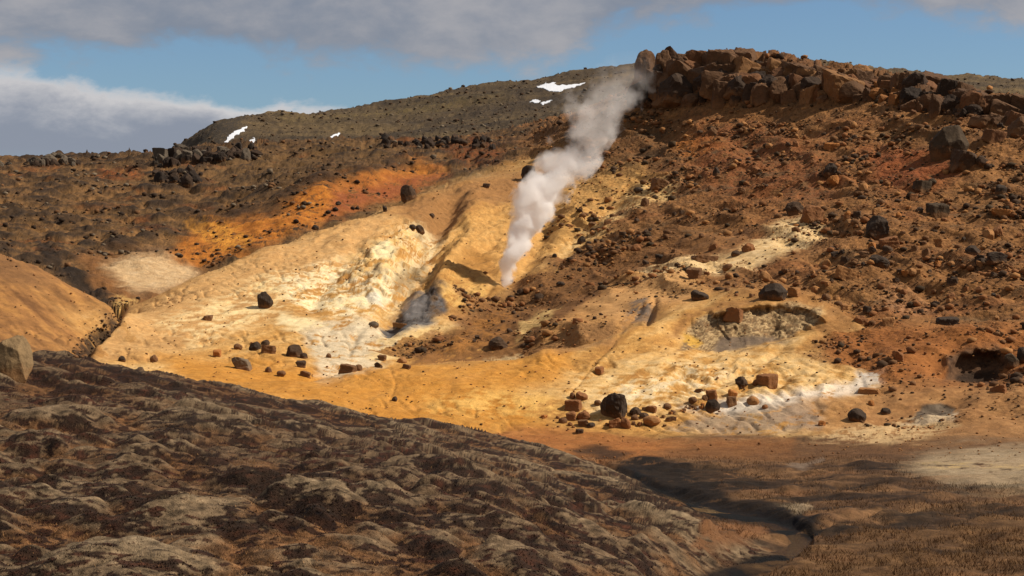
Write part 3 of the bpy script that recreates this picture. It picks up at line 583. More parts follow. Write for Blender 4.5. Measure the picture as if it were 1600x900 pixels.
# ------------------------------------------------------------------ materials
def ground_mat(name, bump, fine, stones=0.0):
    m = bpy.data.materials.new(name); m.use_nodes = True; nt = m.node_tree
    b = nt.nodes['Principled BSDF']; b.inputs['Roughness'].default_value = 0.95; b.inputs['Specular IOR Level'].default_value = 0.15
    at = N(nt, 'ShaderNodeAttribute', attribute_name='soil')
    geo = N(nt, 'ShaderNodeNewGeometry')
    na = noise_n(nt, geo.outputs['Position'], fine, 6, 0.68); nb = noise_n(nt, geo.outputs['Position'], fine * 5.3, 4, 0.7)
    k = math_n(nt, 'ADD', math_n(nt, 'MULTIPLY', na, 1.0), math_n(nt, 'MULTIPLY', nb, 0.7))
    k = math_n(nt, 'ADD', math_n(nt, 'MULTIPLY', k, 1.15), 0.02)
    cr = N(nt, 'ShaderNodeCombineXYZ'); [nt.links.new(k, cr.inputs[i]) for i in range(3)]
    nt.links.new(mixc(nt, 1.0, at.outputs['Color'], cr.outputs[0], 'MULTIPLY'), b.inputs['Base Color'])
    bp = N(nt, 'ShaderNodeBump'); bp.inputs['Strength'].default_value = 0.9; bp.inputs['Distance'].default_value = bump
    h = math_n(nt, 'ADD', na, math_n(nt, 'MULTIPLY', nb, 0.5))
    if stones:
        vo = N(nt, 'ShaderNodeTexVoronoi'); vo.inputs['Scale'].default_value = stones; nt.links.new(geo.outputs['Position'], vo.inputs['Vector'])
        h = math_n(nt, 'SUBTRACT', h, math_n(nt, 'MULTIPLY', vo.outputs[0], 0.9))
    nt.links.new(math_n(nt, 'MULTIPLY', at.outputs['Alpha'], 0.9), bp.inputs['Strength'])
    nt.links.new(h, bp.inputs['Height']); nt.links.new(bp.outputs[0], b.inputs['Normal'])
    return m
GM = {'moss': ground_mat('moss', 0.20, 3.0), 'flat': ground_mat('dry_grass_ground', 0.12, 2.2), 'sulphur': ground_mat('sulphur_clay', 0.10, 1.6),
      'bank': ground_mat('ochre_clay', 0.10, 1.6), 'lava': ground_mat('heath_and_lava', 0.35, 0.9), 'far': ground_mat('far_tundra', 0.6, 0.5), 'rust': ground_mat('rust_scree', 0.22, 1.5, 2.2)}
NAMES = {'moss': 'moss_hill', 'flat': 'valley_floor', 'sulphur': 'sulphur_hill', 'bank': 'ochre_bank', 'lava': 'lava_slope', 'far': 'far_ridge', 'rust': 'rust_hillside'}

def mesh_np(name, verts, quads, tri=False):
    me = bpy.data.meshes.new(name); k = 3 if tri else 4
    me.vertices.add(len(verts)); me.vertices.foreach_set('co', np.ascontiguousarray(verts, np.float32).ravel())
    nf = len(quads); me.loops.add(nf * k); me.loops.foreach_set('vertex_index', np.ascontiguousarray(quads, np.int32).ravel())
    me.polygons.add(nf); me.polygons.foreach_set('loop_start', np.arange(nf, dtype=np.int32) * k)
    me.update(calc_edges=True)
    return me
def link(name, me, mat=None, parent=None, smooth=True):
    o = bpy.data.objects.new(name, me); COL.objects.link(o)
    if mat: me.materials.append(mat)
    if parent: o.parent = parent
    if smooth: me.polygons.foreach_set('use_smooth', np.ones(len(me.polygons), bool))
    return o
VERT = np.stack([Xw, Y, Z], -1).reshape(-1, 3); CF = C.reshape(-1, 3); RF = (1 - 0.8 * smooth_face * WR['rust']).reshape(-1, 1)
ii, jj = np.meshgrid(np.arange(NCT - 1), np.arange(NR - 1), indexing='ij')
Q = np.stack([ii * NR + jj, (ii + 1) * NR + jj, (ii + 1) * NR + jj + 1, ii * NR + jj + 1], -1).reshape(-1, 4)
FID = ID[:-1, :-1].reshape(-1)
def submesh(name, sel, verts=None, cols=True):
    q = Q[sel]; used, inv = np.unique(q.ravel(), return_inverse=True)
    me = mesh_np(name, (VERT if verts is None else verts)[used], inv.reshape(-1, 4))
    if cols:
        ca = me.color_attributes.new('soil', 'FLOAT_COLOR', 'POINT')
        ca.data.foreach_set('color', np.concatenate([CF[used], RF[used]], 1).astype(np.float32).ravel())
    return me
for r, nme in enumerate(REG):
    o = link(NAMES[nme], submesh(NAMES[nme], FID == r), GM[nme]); o['kind'] = 'structure'
# ground out of view: around the camera and out to the horizon
def sheet(name, x0, x1, y0, y1, zf, n, mat, col):
    gx, gy = np.meshgrid(np.linspace(x0, x1, n), np.linspace(y0, y1, n), indexing='ij')
    v = np.stack([gx, gy, zf(gx, gy)], -1).reshape(-1, 3)
    a, b = np.meshgrid(np.arange(n-1), np.arange(n-1), indexing='ij')
    q = np.stack([a*n+b, (a+1)*n+b, (a+1)*n+b+1, a*n+b+1], -1).reshape(-1, 4)
    me = mesh_np(name, v, q); ca = me.color_attributes.new('soil', 'FLOAT_COLOR', 'POINT')
    ca.data.foreach_set('color', np.tile(np.array([*alb(col), 1], np.float32), len(v)))
    o = link(name, me, mat); o['kind'] = 'structure'; return o
sheet('ground', -90, 90, -90, 31, lambda x, y: -9.0 - 2.6 * np.clip(x / 12, -0.2, 1) - 0.3 * np.sin(x * 0.4) * np.sin(y * 0.3) - 1.2, 60, GM['moss'], (100, 80, 55))
sheet('plain', -6000, 6000, 700, 9000, lambda x, y: -6 + 0 * x, 30, GM['far'], (85, 72, 52))

# ------------------------------------------------------------------ where a pixel's line of sight meets the ground
TZ = (Z / Y)                                   # tangent of elevation of each vertex
TM = np.maximum.accumulate(TZ, 1)
def hit(u, v, dmin=0):
    a, t = pix_dir(u, v)
    i = int(np.clip(np.searchsorted(CA, a), 1, NCT - 1)); i = i if abs(CA[i] - a) < abs(CA[i-1] - a) else i - 1
    j0 = int(np.searchsorted(Y[i], dmin)) if dmin else 0
    m = TM[i].copy()
    if dmin: m = np.maximum.accumulate(np.where(np.arange(NR) >= j0, TZ[i], -9))
    j = int(np.searchsorted(m, t))
    if j >= NR: j = int(np.argmax(TZ[i]))
    d = Y[i, j]
    if 0 < j and TZ[i, j] > TZ[i, j-1] and m[j-1] == TZ[i, j-1]:
        f = (t - TZ[i, j-1]) / (TZ[i, j] - TZ[i, j-1] + 1e-12); d = Y[i, j-1] + (Y[i, j] - Y[i, j-1]) * min(max(f, 0), 1)
    return Vector((float(a * d), float(d), float(np.interp(d, Y[i], Z[i])))), i, j
def ground_z(x, y):
    a = x / y; i = int(np.clip(np.searchsorted(CA, a), 0, NCT - 1))
    return float(np.interp(y, Y[i], Z[i]))
#@@OBJECTS
# ------------------------------------------------------------------ rocks
def rock_mat(name, vary=0.5, bump=0.05, scale=1.6, base=None):
    m = bpy.data.materials.new(name); m.use_nodes = True; nt = m.node_tree
    b = nt.nodes['Principled BSDF']; b.inputs['Roughness'].default_value = 0.9; b.inputs['Specular IOR Level'].default_value = 0.2
    oi = N(nt, 'ShaderNodeObjectInfo'); geo = N(nt, 'ShaderNodeNewGeometry')
    na = noise_n(nt, geo.outputs['Position'], scale, 6, 0.65); nb = noise_n(nt, geo.outputs['Position'], scale * 6, 4, 0.7)
    k = math_n(nt, 'ADD', math_n(nt, 'MULTIPLY', na, 1.3), math_n(nt, 'MULTIPLY', nb, 0.9)); k = math_n(nt, 'SUBTRACT', k, 0.10)
    cr = N(nt, 'ShaderNodeCombineXYZ'); [nt.links.new(k, cr.inputs[i]) for i in range(3)]
    col = oi.outputs['Color'] if base is None else base
    c = mixc(nt, 1.0, col, cr.outputs[0], 'MULTIPLY')
    lich = smooth_n(nt, noise_n(nt, geo.outputs['Position'], scale * 2.3, 5, 0.7), 0.60, 0.70)
    c = mixc(nt, math_n(nt, 'MULTIPLY', lich, 0.35), c, tuple(alb((150, 128, 100))))
    tco = N(nt, 'ShaderNodeTexCoord'); so = N(nt, 'ShaderNodeSeparateXYZ'); nt.links.new(tco.outputs['Object'], so.inputs[0])
    stn = smooth_n(nt, math_n(nt, 'ADD', so.outputs[2], math_n(nt, 'MULTIPLY', math_n(nt, 'SUBTRACT', na, 0.5), 0.9)), 0.52, 0.25)
    c = mixc(nt, math_n(nt, 'MULTIPLY', stn, 0.55), c, tuple(alb((150, 104, 62))))
    nt.links.new(c, b.inputs['Base Color'])
    bp = N(nt, 'ShaderNodeBump'); bp.inputs['Strength'].default_value = 0.9; bp.inputs['Distance'].default_value = bump
    nt.links.new(math_n(nt, 'ADD', na, math_n(nt, 'MULTIPLY', nb, 0.4)), bp.inputs['Height']); nt.links.new(bp.outputs[0], b.inputs['Normal'])
    return m
ROCK = rock_mat('rock', 0.5, 0.10, 1.8)
import bmesh
def ico(sub):
    bm = bmesh.new(); bmesh.ops.create_icosphere(bm, subdivisions=sub, radius=1.0)
    bm.verts.ensure_lookup_table()
    v = np.array([x.co[:] for x in bm.verts]); f = np.array([[q.index for q in p.verts] for p in bm.faces]); bm.free()
    return v, f
ICO = {s: ico(s) for s in (1, 2, 3, 4, 5)}
def pn3(p, s, seed):
    return (pn(p[:, 0] * s + 3, p[:, 1] * s, seed) + pn(p[:, 1] * s, p[:, 2] * s + 7, seed + 1) + pn(p[:, 2] * s, p[:, 0] * s + 5, seed + 2)) / 1.6
def rock_verts(seed, sub=3, kind='round'):
    r = np.random.default_rng(seed); v, f = ICO[sub]; v = v.copy()
    nr = r.normal(size=(26, 3)); nr /= np.linalg.norm(nr, axis=1)[:, None]
    v += v * pn3(v, 0.9, seed)[:, None] * 0.14
    if kind == 'round': hs = r.uniform(.72, .95, 18)
    elif kind == 'block':
        ax_ = np.concatenate([np.eye(3), -np.eye(3)]) + r.normal(size=(6, 3)) * 0.16; ax_ /= np.linalg.norm(ax_, axis=1)[:, None]
        nr = np.concatenate([ax_, nr]); hs = np.concatenate([r.uniform(.44, .58, 6), r.uniform(.62, .8, 7)])
    elif kind == 'slab':
        ax_ = np.concatenate([np.eye(3), -np.eye(3)]) + r.normal(size=(6, 3)) * 0.13; ax_ /= np.linalg.norm(ax_, axis=1)[:, None]
        nr = np.concatenate([ax_, nr]); hs = np.concatenate([[.7, .6, .34, .7, .55, .34], r.uniform(.55, .8, 9)])
    else: hs = r.uniform(.60, .92, 20)
    rad = np.full(len(v), 9.0); L_ = np.linalg.norm(v, axis=1); dirs = v / L_[:, None]
    for nrm, h in zip(nr, hs):
        c_ = dirs @ nrm; rad = np.minimum(rad, np.where(c_ > 1e-3, h / np.maximum(c_, 1e-3), 9.0))
    v = dirs * np.minimum(L_, rad)[:, None]
    v += v * (pn3(v, 2.6, seed + 9) * (0.05 if kind == 'round' else 0.10) + pn3(v, 6, seed + 19) * (0.03 if kind == 'round' else 0.075))[:, None]
    lo, hi = v.min(0), v.max(0); v = (v - (lo + hi) / 2) / (hi - lo)
    v[:, 2] += 0.5
    return v, f
PROTO = {}
def proto(kind, i, sub=3):
    k = (kind, i, sub)
    if k not in PROTO:
        v, f = rock_verts(100 + i * 17 + {'round': 0, 'block': 1000, 'jag': 2000, 'slab': 3000}[kind], sub, kind)
        me = mesh_np('rock_' + kind, v, f, True); me.materials.append(ROCK)
        sm = np.full(len(f), False); me.polygons.foreach_set('use_smooth', sm)
        PROTO[k] = me
    return PROTO[k]
RC = {'vdk': (66, 52, 40), 'dk': (80, 60, 43), 'br': (122, 86, 55), 'tan': (168, 118, 70), 'rust': (142, 94, 56), 'or': (176, 114, 58), 'gr': (122, 106, 86), 'grn': (76, 60, 42)}
def rcol(key, j=0.08):
    c = alb(RC[key]) * (1 + random.uniform(-j, j)); return (*[float(x) for x in c], 1)
def put(name, u, v, wpx, hpx, key, kind, i, tilt=0.0, rz=None, dep=None, parent=None, sink=0.27, sub=3, dmin=0, off=0.22):
    p, a_, b_ = hit(u, v, dmin); k = p.y / F
    o = bpy.data.objects.new(name, proto(kind, i, sub)); COL.objects.link(o)
    wd, hg = wpx * k, hpx * k / (1 - sink); dp = (dep if dep else 0.5 * (wd + hg) * random.uniform(.85, 1.1))
    zr = random.uniform(-0.5, 0.5) if rz is None else rz
    o.scale = (wd, dp, hg); o.rotation_euler = (random.uniform(-.12, .12), tilt, zr)
    z = min(p.z, ground_z(p.x, p.y + dp * 0.25) + hg * 0.05)
    o.location = (p.x, p.y + dp * off, z - hg * sink); o.color = rcol(key)
    if parent is not None:
        loc = o.location.copy(); o.parent = parent; o.location = loc - parent.location
    return o
def tag(o, label, cat, group=None):
    o['label'] = label; o['category'] = cat
    if group: o['group'] = group
    return o
B_HILL, B_FOOT, B_SLOPE = 'boulders on the sulphur hill', 'boulders at the foot of the yellow mound', 'boulders strewn over the rust hillside'
BOULD = [
 # pixel of the base, width, height, colour, shape, label
 (415,482,25,27,'vdk','jag','pointed dark brown boulder standing alone on the pale yellow slope',B_HILL),
 (377,577,32,19,'gr','block','grey angular block with a pale face low on the yellow slope',B_HILL),
 (399,548,20,14,'vdk','round','dark rounded boulder leftmost of a tight cluster of three on yellow clay',B_HILL),
 (415,540,14,9,'dk','round','small brown boulder at the back of the cluster of three',B_HILL),
 (418,552,22,13,'br','block','brown flat boulder at the front right of the cluster of three',B_HILL),
 (462,558,27,20,'dk','round','large rounded brown boulder right of the cluster of three on yellow clay',B_HILL),
 (474,560,13,9,'dk','round','small round rock touching the right side of a large rounded brown boulder',B_HILL),
 (471,574,17,11,'dk','block','blocky brown rock just below the large rounded brown boulder',B_HILL),
 (439,588,15,9,'br','round','oval brown rock on smooth ochre ground left of the yellow mound crest',B_HILL),
 (419,581,11,8,'br','round','small round rock between the grey angular block and an oval brown rock',B_HILL),
 (475,588,17,8,'br','slab','low brown rock half buried at the crest of the yellow mound',B_HILL),
 (190,565,12,9,'vdk','round','small dark rock farthest left at the foot of the yellow hill',B_HILL),
 (239,566,13,12,'br','jag','pointed brown rock just above the moss hill edge on the left',B_HILL),
 (324,500,16,9,'br','slab','low tan rock by itself halfway up the left yellow slope',B_HILL),
 (340,557,14,11,'or','block','small orange stone with a dark side above the moss hill edge',B_HILL),
 (372,546,14,9,'br','round','brown rock half sunk left of the tight cluster of three',B_HILL),
 (640,313,23,25,'dk','round','tall round boulder perched on the ridge crest below the red bank',B_HILL),
 (602,331,7,11,'vdk','jag','thin upright stone on the ridge crest against the red bank',B_HILL),
 (492,359,12,8,'vdk','round','dark rock on the ridge crest against the orange bank',B_HILL),
 (644,359,11,9,'vdk','round','dark rock left of the pair above the eroded gully',B_HILL),
 (657,364,16,13,'dk','jag','dark jagged rock right of the pair above the eroded gully',B_HILL),
 (675,339,9,7,'dk','round','small brown rock by itself on the upper tan slope',B_HILL),
 (758,293,11,8,'dk','slab','small flat rock near the top of the tan slope',B_HILL),
 (827,279,24,22,'vdk','round','dark boulder on the skyline shoulder left of the steam plume',B_HILL),
 (906,264,18,14,'vdk','round','dark boulder seen through the thin right edge of the steam',B_HILL),
 (584,511,17,9,'gr','round','grey mound-like rock left of the steaming grey hollow',B_HILL),
 (627,512,26,8,'tan','slab','pale flat rock at the lip of the steaming grey hollow',B_HILL),
 (543,582,25,13,'br','block','wide brown block behind the yellow mound in the white wash',B_HILL),
 (560,579,13,10,'br','round','brown stone right beside the wide brown block in the white wash',B_HILL),
 (597,563,14,9,'br','block','brown block by itself on the white wash',B_HILL),
 (591,574,12,8,'dk','jag','dark stone below a brown block on the white wash',B_HILL),
 (628,567,17,9,'tan','round','tan rounded stone at the right end of the white wash',B_HILL),
 (634,576,13,7,'br','slab','low flat stone at the mound crest right of the white wash',B_HILL),
 (513,559,9,7,'br','round','small brown stone on the grey wash left of the dark rivulet',B_HILL),
 (776,546,30,20,'dk','jag','dark jagged rock half buried in the brown fan',B_HILL),
 (616,627,9,8,'dk','round','small dark rock in the crack on the front of the yellow mound',B_HILL),
 (938,586,14,12,'rust','block','rust brown block beside the long crack on the yellow mound',B_FOOT),
 (960,652,41,41,'vdk','jag','biggest near-black craggy boulder at the foot of the yellow mound',B_FOOT),
 (897,641,26,17,'rust','block','square rust block left of the biggest near-black boulder',B_FOOT),
 (908,625,20,13,'rust','jag','rust rock above the square rust block',B_FOOT),
 (895,622,10,9,'br','round','small stone at the end of the long crack on the mound',B_FOOT),
 (934,634,12,9,'br','round','small rounded stone close to the left of the biggest near-black boulder',B_FOOT),
 (992,648,19,12,'dk','round','brown rock touching the right foot of the biggest near-black boulder',B_FOOT),
 (1018,643,17,9,'rust','slab','rust slab second to the right of the biggest near-black boulder',B_FOOT),
 (1043,639,15,9,'br','round','brown stone third to the right of the biggest near-black boulder',B_FOOT),
 (913,655,22,13,'rust','jag','rust rock in front of the square rust block',B_FOOT),
 (892,656,17,13,'rust','block','tilted rust block below left of the square rust block',B_FOOT),
 (880,661,14,9,'br','round','small brown stone at the left front of the boulder field',B_FOOT),
 (913,666,20,10,'br','block','low brown block at the front of the boulder field',B_FOOT),
 (924,668,14,8,'vdk','round','small dark stone beside a low brown block at the front',B_FOOT),
 (962,668,22,15,'rust','block','rust block in front of the biggest near-black boulder',B_FOOT),
 (979,670,16,18,'rust','jag','upright split rust rock in front of the biggest near-black boulder',B_FOOT),
 (1018,665,29,15,'tan','round','wide tan boulder at the right front of the boulder field',B_FOOT),
 (1047,658,17,9,'br','slab','flat brown rock right of the wide tan boulder',B_FOOT),
 (1006,653,16,8,'dk','round','dark low stone above the wide tan boulder',B_FOOT),
 (992,656,13,8,'br','round','small brown stone between the split rust rock and the wide tan boulder',B_FOOT),
 (905,677,13,7,'dk','slab','flat dark stone nearest the valley floor below the boulder field',B_FOOT),
 (849,653,10,6,'or','slab','small orange stone by itself at the left end of the boulder field',B_FOOT),
 (1113,641,23,18,'vdk','round','round near-black boulder under an upright rust rock',B_FOOT),
 (1113,625,16,16,'rust','block','upright rust rock sitting behind a round near-black boulder',B_FOOT),
 (1144,633,16,14,'br','block','upright brown block on the white strip',B_FOOT),
 (1144,619,17,11,'or','jag','bright orange stone above the upright brown block',B_FOOT),
 (1175,633,20,14,'tan','round','round tan boulder on the white strip',B_FOOT),
 (1083,630,14,10,'br','round','brown stone left of the upright rust rock',B_FOOT),
 (1091,613,15,7,'br','slab','thin brown slab on the cream slope',B_FOOT),
 (1102,625,11,8,'br','round','small stone close to the left of the upright rust rock',B_FOOT),
 (1161,606,20,18,'dk','jag','dark sharp rock with a long shadow above the white strip',B_FOOT),
 (1200,602,32,18,'rust','slab','wide rust slab right of a dark sharp rock',B_FOOT),
 (1181,602,10,9,'rust','round','small rust stone wedged between a dark sharp rock and a wide rust slab',B_FOOT),
 (1196,638,10,6,'rust','round','small rust stone right of the round tan boulder',B_FOOT),
 (1340,658,29,20,'vdk','round','smooth dark round boulder on the grey clay flat at right',B_FOOT),
 (1384,647,17,10,'vdk','round','smaller dark boulder right of the smooth dark round one',B_FOOT),
 (1362,634,11,9,'or','round','orange stone above the smooth dark round boulder',B_FOOT),
 (1358,615,34,9,'tan','slab','long tan slab at the mouth of the rust gully',B_FOOT),
 (1284,665,12,8,'or','jag','orange brown stone by itself on the grey clay flat',B_FOOT),
 (1560,613,28,14,'rust','slab','tilted rust slab on the tan flat far right',B_FOOT),
 (1584,572,22,20,'grn','round','dark greenish boulder right of the dark cave',B_FOOT),
 (1600,566,20,24,'vdk','round','near-black boulder cut by the right edge beside the cave',B_FOOT),
 (1404,564,20,17,'rust','block','rust block on the smooth rust shoulder left of the cave',B_SLOPE),
 (1208,469,46,27,'vdk','round','big dark boulder on the ledge above the white walled hollow',B_SLOPE),
 (1243,463,20,16,'tan','block','tan block just right of the big dark boulder on the ledge',B_SLOPE),
 (1195,440,22,17,'tan','round','tan boulder above the big dark boulder on the ledge',B_SLOPE),
 (1145,484,32,20,'rust','slab','layered rust boulder with a black shadow above the hollow',B_SLOPE),
 (1092,470,30,17,'vdk','jag','dark craggy boulder left of the layered rust boulder',B_SLOPE),
 (1086,435,24,18,'br','block','cube shaped brown block on the cream strip',B_SLOPE),
 (1100,410,42,13,'br','slab','long brown slab above the cream strip',B_SLOPE),
 (1114,390,16,9,'rust','slab','small rust slab above the long brown slab',B_SLOPE),
 (1170,392,22,13,'rust','jag','rust rock on the upper edge of the cream strip',B_SLOPE),
 (1150,400,16,9,'dk','round','dark stone beside a rust rock on the cream strip edge',B_SLOPE),
 (1138,424,18,10,'br','round','brown stone on the lower edge of the cream strip',B_SLOPE),
 (1480,246,60,54,'grn','round','giant dark round boulder high on the right hillside',B_SLOPE),
 (1508,263,38,31,'dk','block','angular boulder leaning at the right foot of the giant round boulder',B_SLOPE),
 (1535,259,22,16,'dk','round','smaller boulder right of the angular one by the giant round boulder',B_SLOPE),
 (1375,374,40,38,'vdk','jag','tall dark boulder amid the rubble right of the cream strip',B_SLOPE),
 (1392,386,36,18,'rust','block','square rust block at the foot of a tall dark boulder',B_SLOPE),
 (1467,336,32,20,'grn','slab','dark leaning slab in the middle of the right hillside',B_SLOPE),
 (1557,412,33,19,'vdk','jag','dark peaked boulder near the right edge',B_SLOPE),
 (1520,397,26,14,'vdk','round','dark boulder left of the dark peaked one near the right edge',B_SLOPE),
 (1546,373,20,15,'tan','round','pale tan rounded boulder above the dark peaked one',B_SLOPE),
 (1565,338,34,13,'or','slab','orange slab near the right edge above the pale tan boulder',B_SLOPE),
 (1440,299,28,19,'grn','slab','greenish brown boulder below the giant round boulder',B_SLOPE),
 (1457,288,16,10,'grn','round','small boulder behind the greenish brown one below the giant round boulder',B_SLOPE),
 (1350,298,15,13,'tan','round','light tan boulder on the reddish soil left of centre right hillside',B_SLOPE),
 (1305,290,22,16,'or','jag','orange rock at the foot of a dark ragged knob',B_SLOPE),
 (1296,276,22,22,'vdk','jag','dark ragged knob on the upper right hillside',B_SLOPE),
 (1320,434,40,17,'tan','slab','long tan slab with a black undercut shadow on the right hillside',B_SLOPE),
 (1372,417,36,19,'vdk','jag','dark craggy rock above right of the long tan slab',B_SLOPE),
 (1268,346,34,26,'rust','jag','broken rust crag overhanging the top of the cream strip',B_SLOPE),
 (1245,334,30,20,'dk','jag','dark broken rock left of the broken rust crag',B_SLOPE),
 (1120,274,11,13,'vdk','jag','small upright black rock on the reddish slope below the main crag',B_SLOPE),
 (1333,200,12,11,'tan','round','small light boulder under the right crag',B_SLOPE),
 (1300,234,26,12,'or','slab','orange slab on the upper slope below the crag',B_SLOPE),
 (1008,322,14,13,'br','jag','brown pointed rock on the pale tongue right of the steam',B_SLOPE),
 (1032,296,30,18,'br','block','brown overhanging block at the top of the pale tongue',B_SLOPE),
 (998,300,16,8,'vdk','round','dark rock left of the brown overhanging block',B_SLOPE),
 (907,381,11,13,'vdk','jag','small pointed black rock on the yellow slope right of the steam',B_SLOPE),
 (948,350,12,7,'br','slab','flat stone on the yellow slope right of the steam',B_SLOPE),
 (926,352,13,5,'br','slab','thin low stone left of a flat stone on the yellow slope',B_SLOPE),
 (1480,508,36,14,'vdk','slab','flat dark rock on the bench above the cave',B_SLOPE),
 (1390,508,20,12,'tan','block','tan block on the bench left of the flat dark rock',B_SLOPE),
 (1345,505,24,13,'rust','jag','rust rock with dark side on the bench above the gully',B_SLOPE),
 (1474,386,24,14,'tan','block','tan block in the rubble left of a dark boulder',B_SLOPE),
 (1115,212,16,14,'br','jag','brown rock fallen below the main crag',B_SLOPE),
 (994,392,18,11,'rust','round','rust boulder in the dark rubble tongue',B_SLOPE),
 (843,470,18,12,'dk','jag','dark rock at the right foot of the steam',B_SLOPE),
 (1160,302,13,10,'br','jag','brown rock alone on the reddish slope',B_SLOPE),
]
for i, (u, v, wp, hp, key, kind, label, grp) in enumerate(BOULD):
    o = put('boulder', u, v, wp, hp, key, kind, (i * 5 + 2) % 11, tilt=random.uniform(-.15, .15) + (0.15 if kind == 'slab' else 0), sub=5 if wp > 38 else 4 if wp > 18 else 3)
    tag(o, label, 'boulder', grp)
# the upright boulder at the left edge of the moss hill
bl = put('boulder', 14, 588, 62, 64, 'tan', 'round', 6, tilt=0.05, rz=0.6, sub=5); bl.color = (*[float(x) for x in alb((138, 112, 78))], 1)
tag(bl, 'tall upright tan boulder on the mossy crest at the left edge', 'boulder')
# stones strewn singly
ZONES = [
 ([(1080,190),(1400,200),(1440,330),(1290,340),(1080,300)], 34, (7,13), ['rust','br','dk','rust','tan'], '{s} {c} {k} stone on the reddish slope under the main crag', 'stones strewn under the main crag'),
 ([(1290,340),(1600,280),(1600,420),(1440,470),(1290,450)], 62, (8,18), ['rust','br','tan','dk','or','vdk'], '{s} {c} {k} stone in the boulder rubble of the right hillside', 'stones of the right hillside rubble'),
 ([(860,400),(1000,330),(1080,330),(1100,380),(960,440),(800,470)], 34, (6,13), ['dk','br','dk','vdk'], '{s} {c} {k} stone in the dark rubble tongue', 'stones of the dark rubble tongue'),
 ([(1110,440),(1290,410),(1310,470),(1130,480)], 22, (7,14), ['br','tan','rust','dk'], '{s} {c} {k} stone on the ledge above the white walled hollow', 'stones on the ledge'),
 ([(1300,465),(1590,440),(1590,530),(1320,520)], 18, (7,14), ['rust','tan','vdk'], '{s} {c} {k} stone on the rust bench above the cave', 'stones on the rust bench'),
 ([(700,540),(760,500),(820,480),(800,540)], 12, (5,9), ['br','dk'], '{s} {c} {k} stone on the brown fan behind the mound', 'stones on the brown fan'),
 ([(1050,645),(1110,625),(1100,640),(1040,652)], 14, (5,9), ['rust','br','or'], '{s} {c} {k} stone in the gravel trail right of the biggest dark boulder', 'stones of the gravel trail'),
 ([(870,645),(1050,640),(1040,668),(860,672)], 14, (5,9), ['rust','br'], '{s} {c} {k} stone in the boulder field at the foot of the mound', 'small stones of the boulder field'),
]
CN = {'vdk': 'near-black', 'dk': 'dark brown', 'br': 'brown', 'tan': 'tan', 'rust': 'rust', 'or': 'orange'}; KN = {'round': 'rounded', 'jag': 'jagged', 'block': 'blocky', 'slab': 'flat'}
MARKS = [('giant round boulder',1480,220),('tall dark boulder',1375,355),('dark peaked boulder',1557,400),('long tan slab',1320,425),('orange slab',1565,332),('main crag',1080,140),
 ('white walled hollow',1170,515),('dark cave',1528,575),('steam vent',787,450),('flat dark bench rock',1480,500),('biggest near-black boulder',960,632),('dark leaning slab',1467,326),
 ('broken rust crag',1268,335),('dark ragged knob',1296,265),('big dark ledge boulder',1208,455),('cube shaped block',1086,425),('brown overhanging block',1032,288),('round near-black boulder',1113,632),
 ('rust slab of the white strip',1200,595),('small upright black rock',1120,266),('right crag',1450,160),('long brown slab',1100,404),('greenish brown boulder',1440,290),('tan bench block',1390,502),('half buried jagged rock',776,536)]
def place(label, u, v):
    nme, mu, mv = min(MARKS, key=lambda m: math.hypot((u - m[1]), (v - m[2]) * 1.4)); du, dv = u - mu, (v - mv) * 1.4
    far = math.hypot(du, dv)
    d = ('right of' if du > 0 else 'left of') if abs(du) > 2.2 * abs(dv) else ('below' if dv > 0 else 'above') if abs(dv) > 2.2 * abs(du) else ('below right of' if du > 0 and dv > 0 else 'above right of' if du > 0 else 'below left of' if dv > 0 else 'above left of')
    return '{s} {c} {k} stone ' + ('close ' if far < 28 else 'well ' if far > 60 else '') + d + ' the ' + nme
for P, nn_, (s0, s1), keys, label, grp in ZONES:
    P_ = np.array(P, float); c = 0
    while c < nn_:
        u = random.uniform(P_[:, 0].min(), P_[:, 0].max()); v = random.uniform(P_[:, 1].min(), P_[:, 1].max())
        if sd_poly(np.array([u]), np.array([v]), P_)[0] < 0: continue
        if any(abs(u - b[0]) < b[2] * .6 and -b[3] < v - b[1] < 6 for b in BOULD): continue
        s = s0 + (s1 - s0) * random.random() ** 1.8
        key = random.choice(keys); kd = random.choice(['round', 'jag', 'block', 'slab'])
        o = put('rock', u, v, s, s * random.uniform(.5, .85), key, kd, random.randrange(9), tilt=random.uniform(-.3, .3), rz=random.uniform(-3, 3), sub=3)
        tag(o, place(label, u, v).replace('{c}', CN[key]).replace('{k}', KN[kd]).replace('{s}', 'tiny' if s < s0 + (s1 - s0) * .12 else 'small' if s < s0 + (s1 - s0) * .4 else 'larger'), 'rock', grp); c += 1

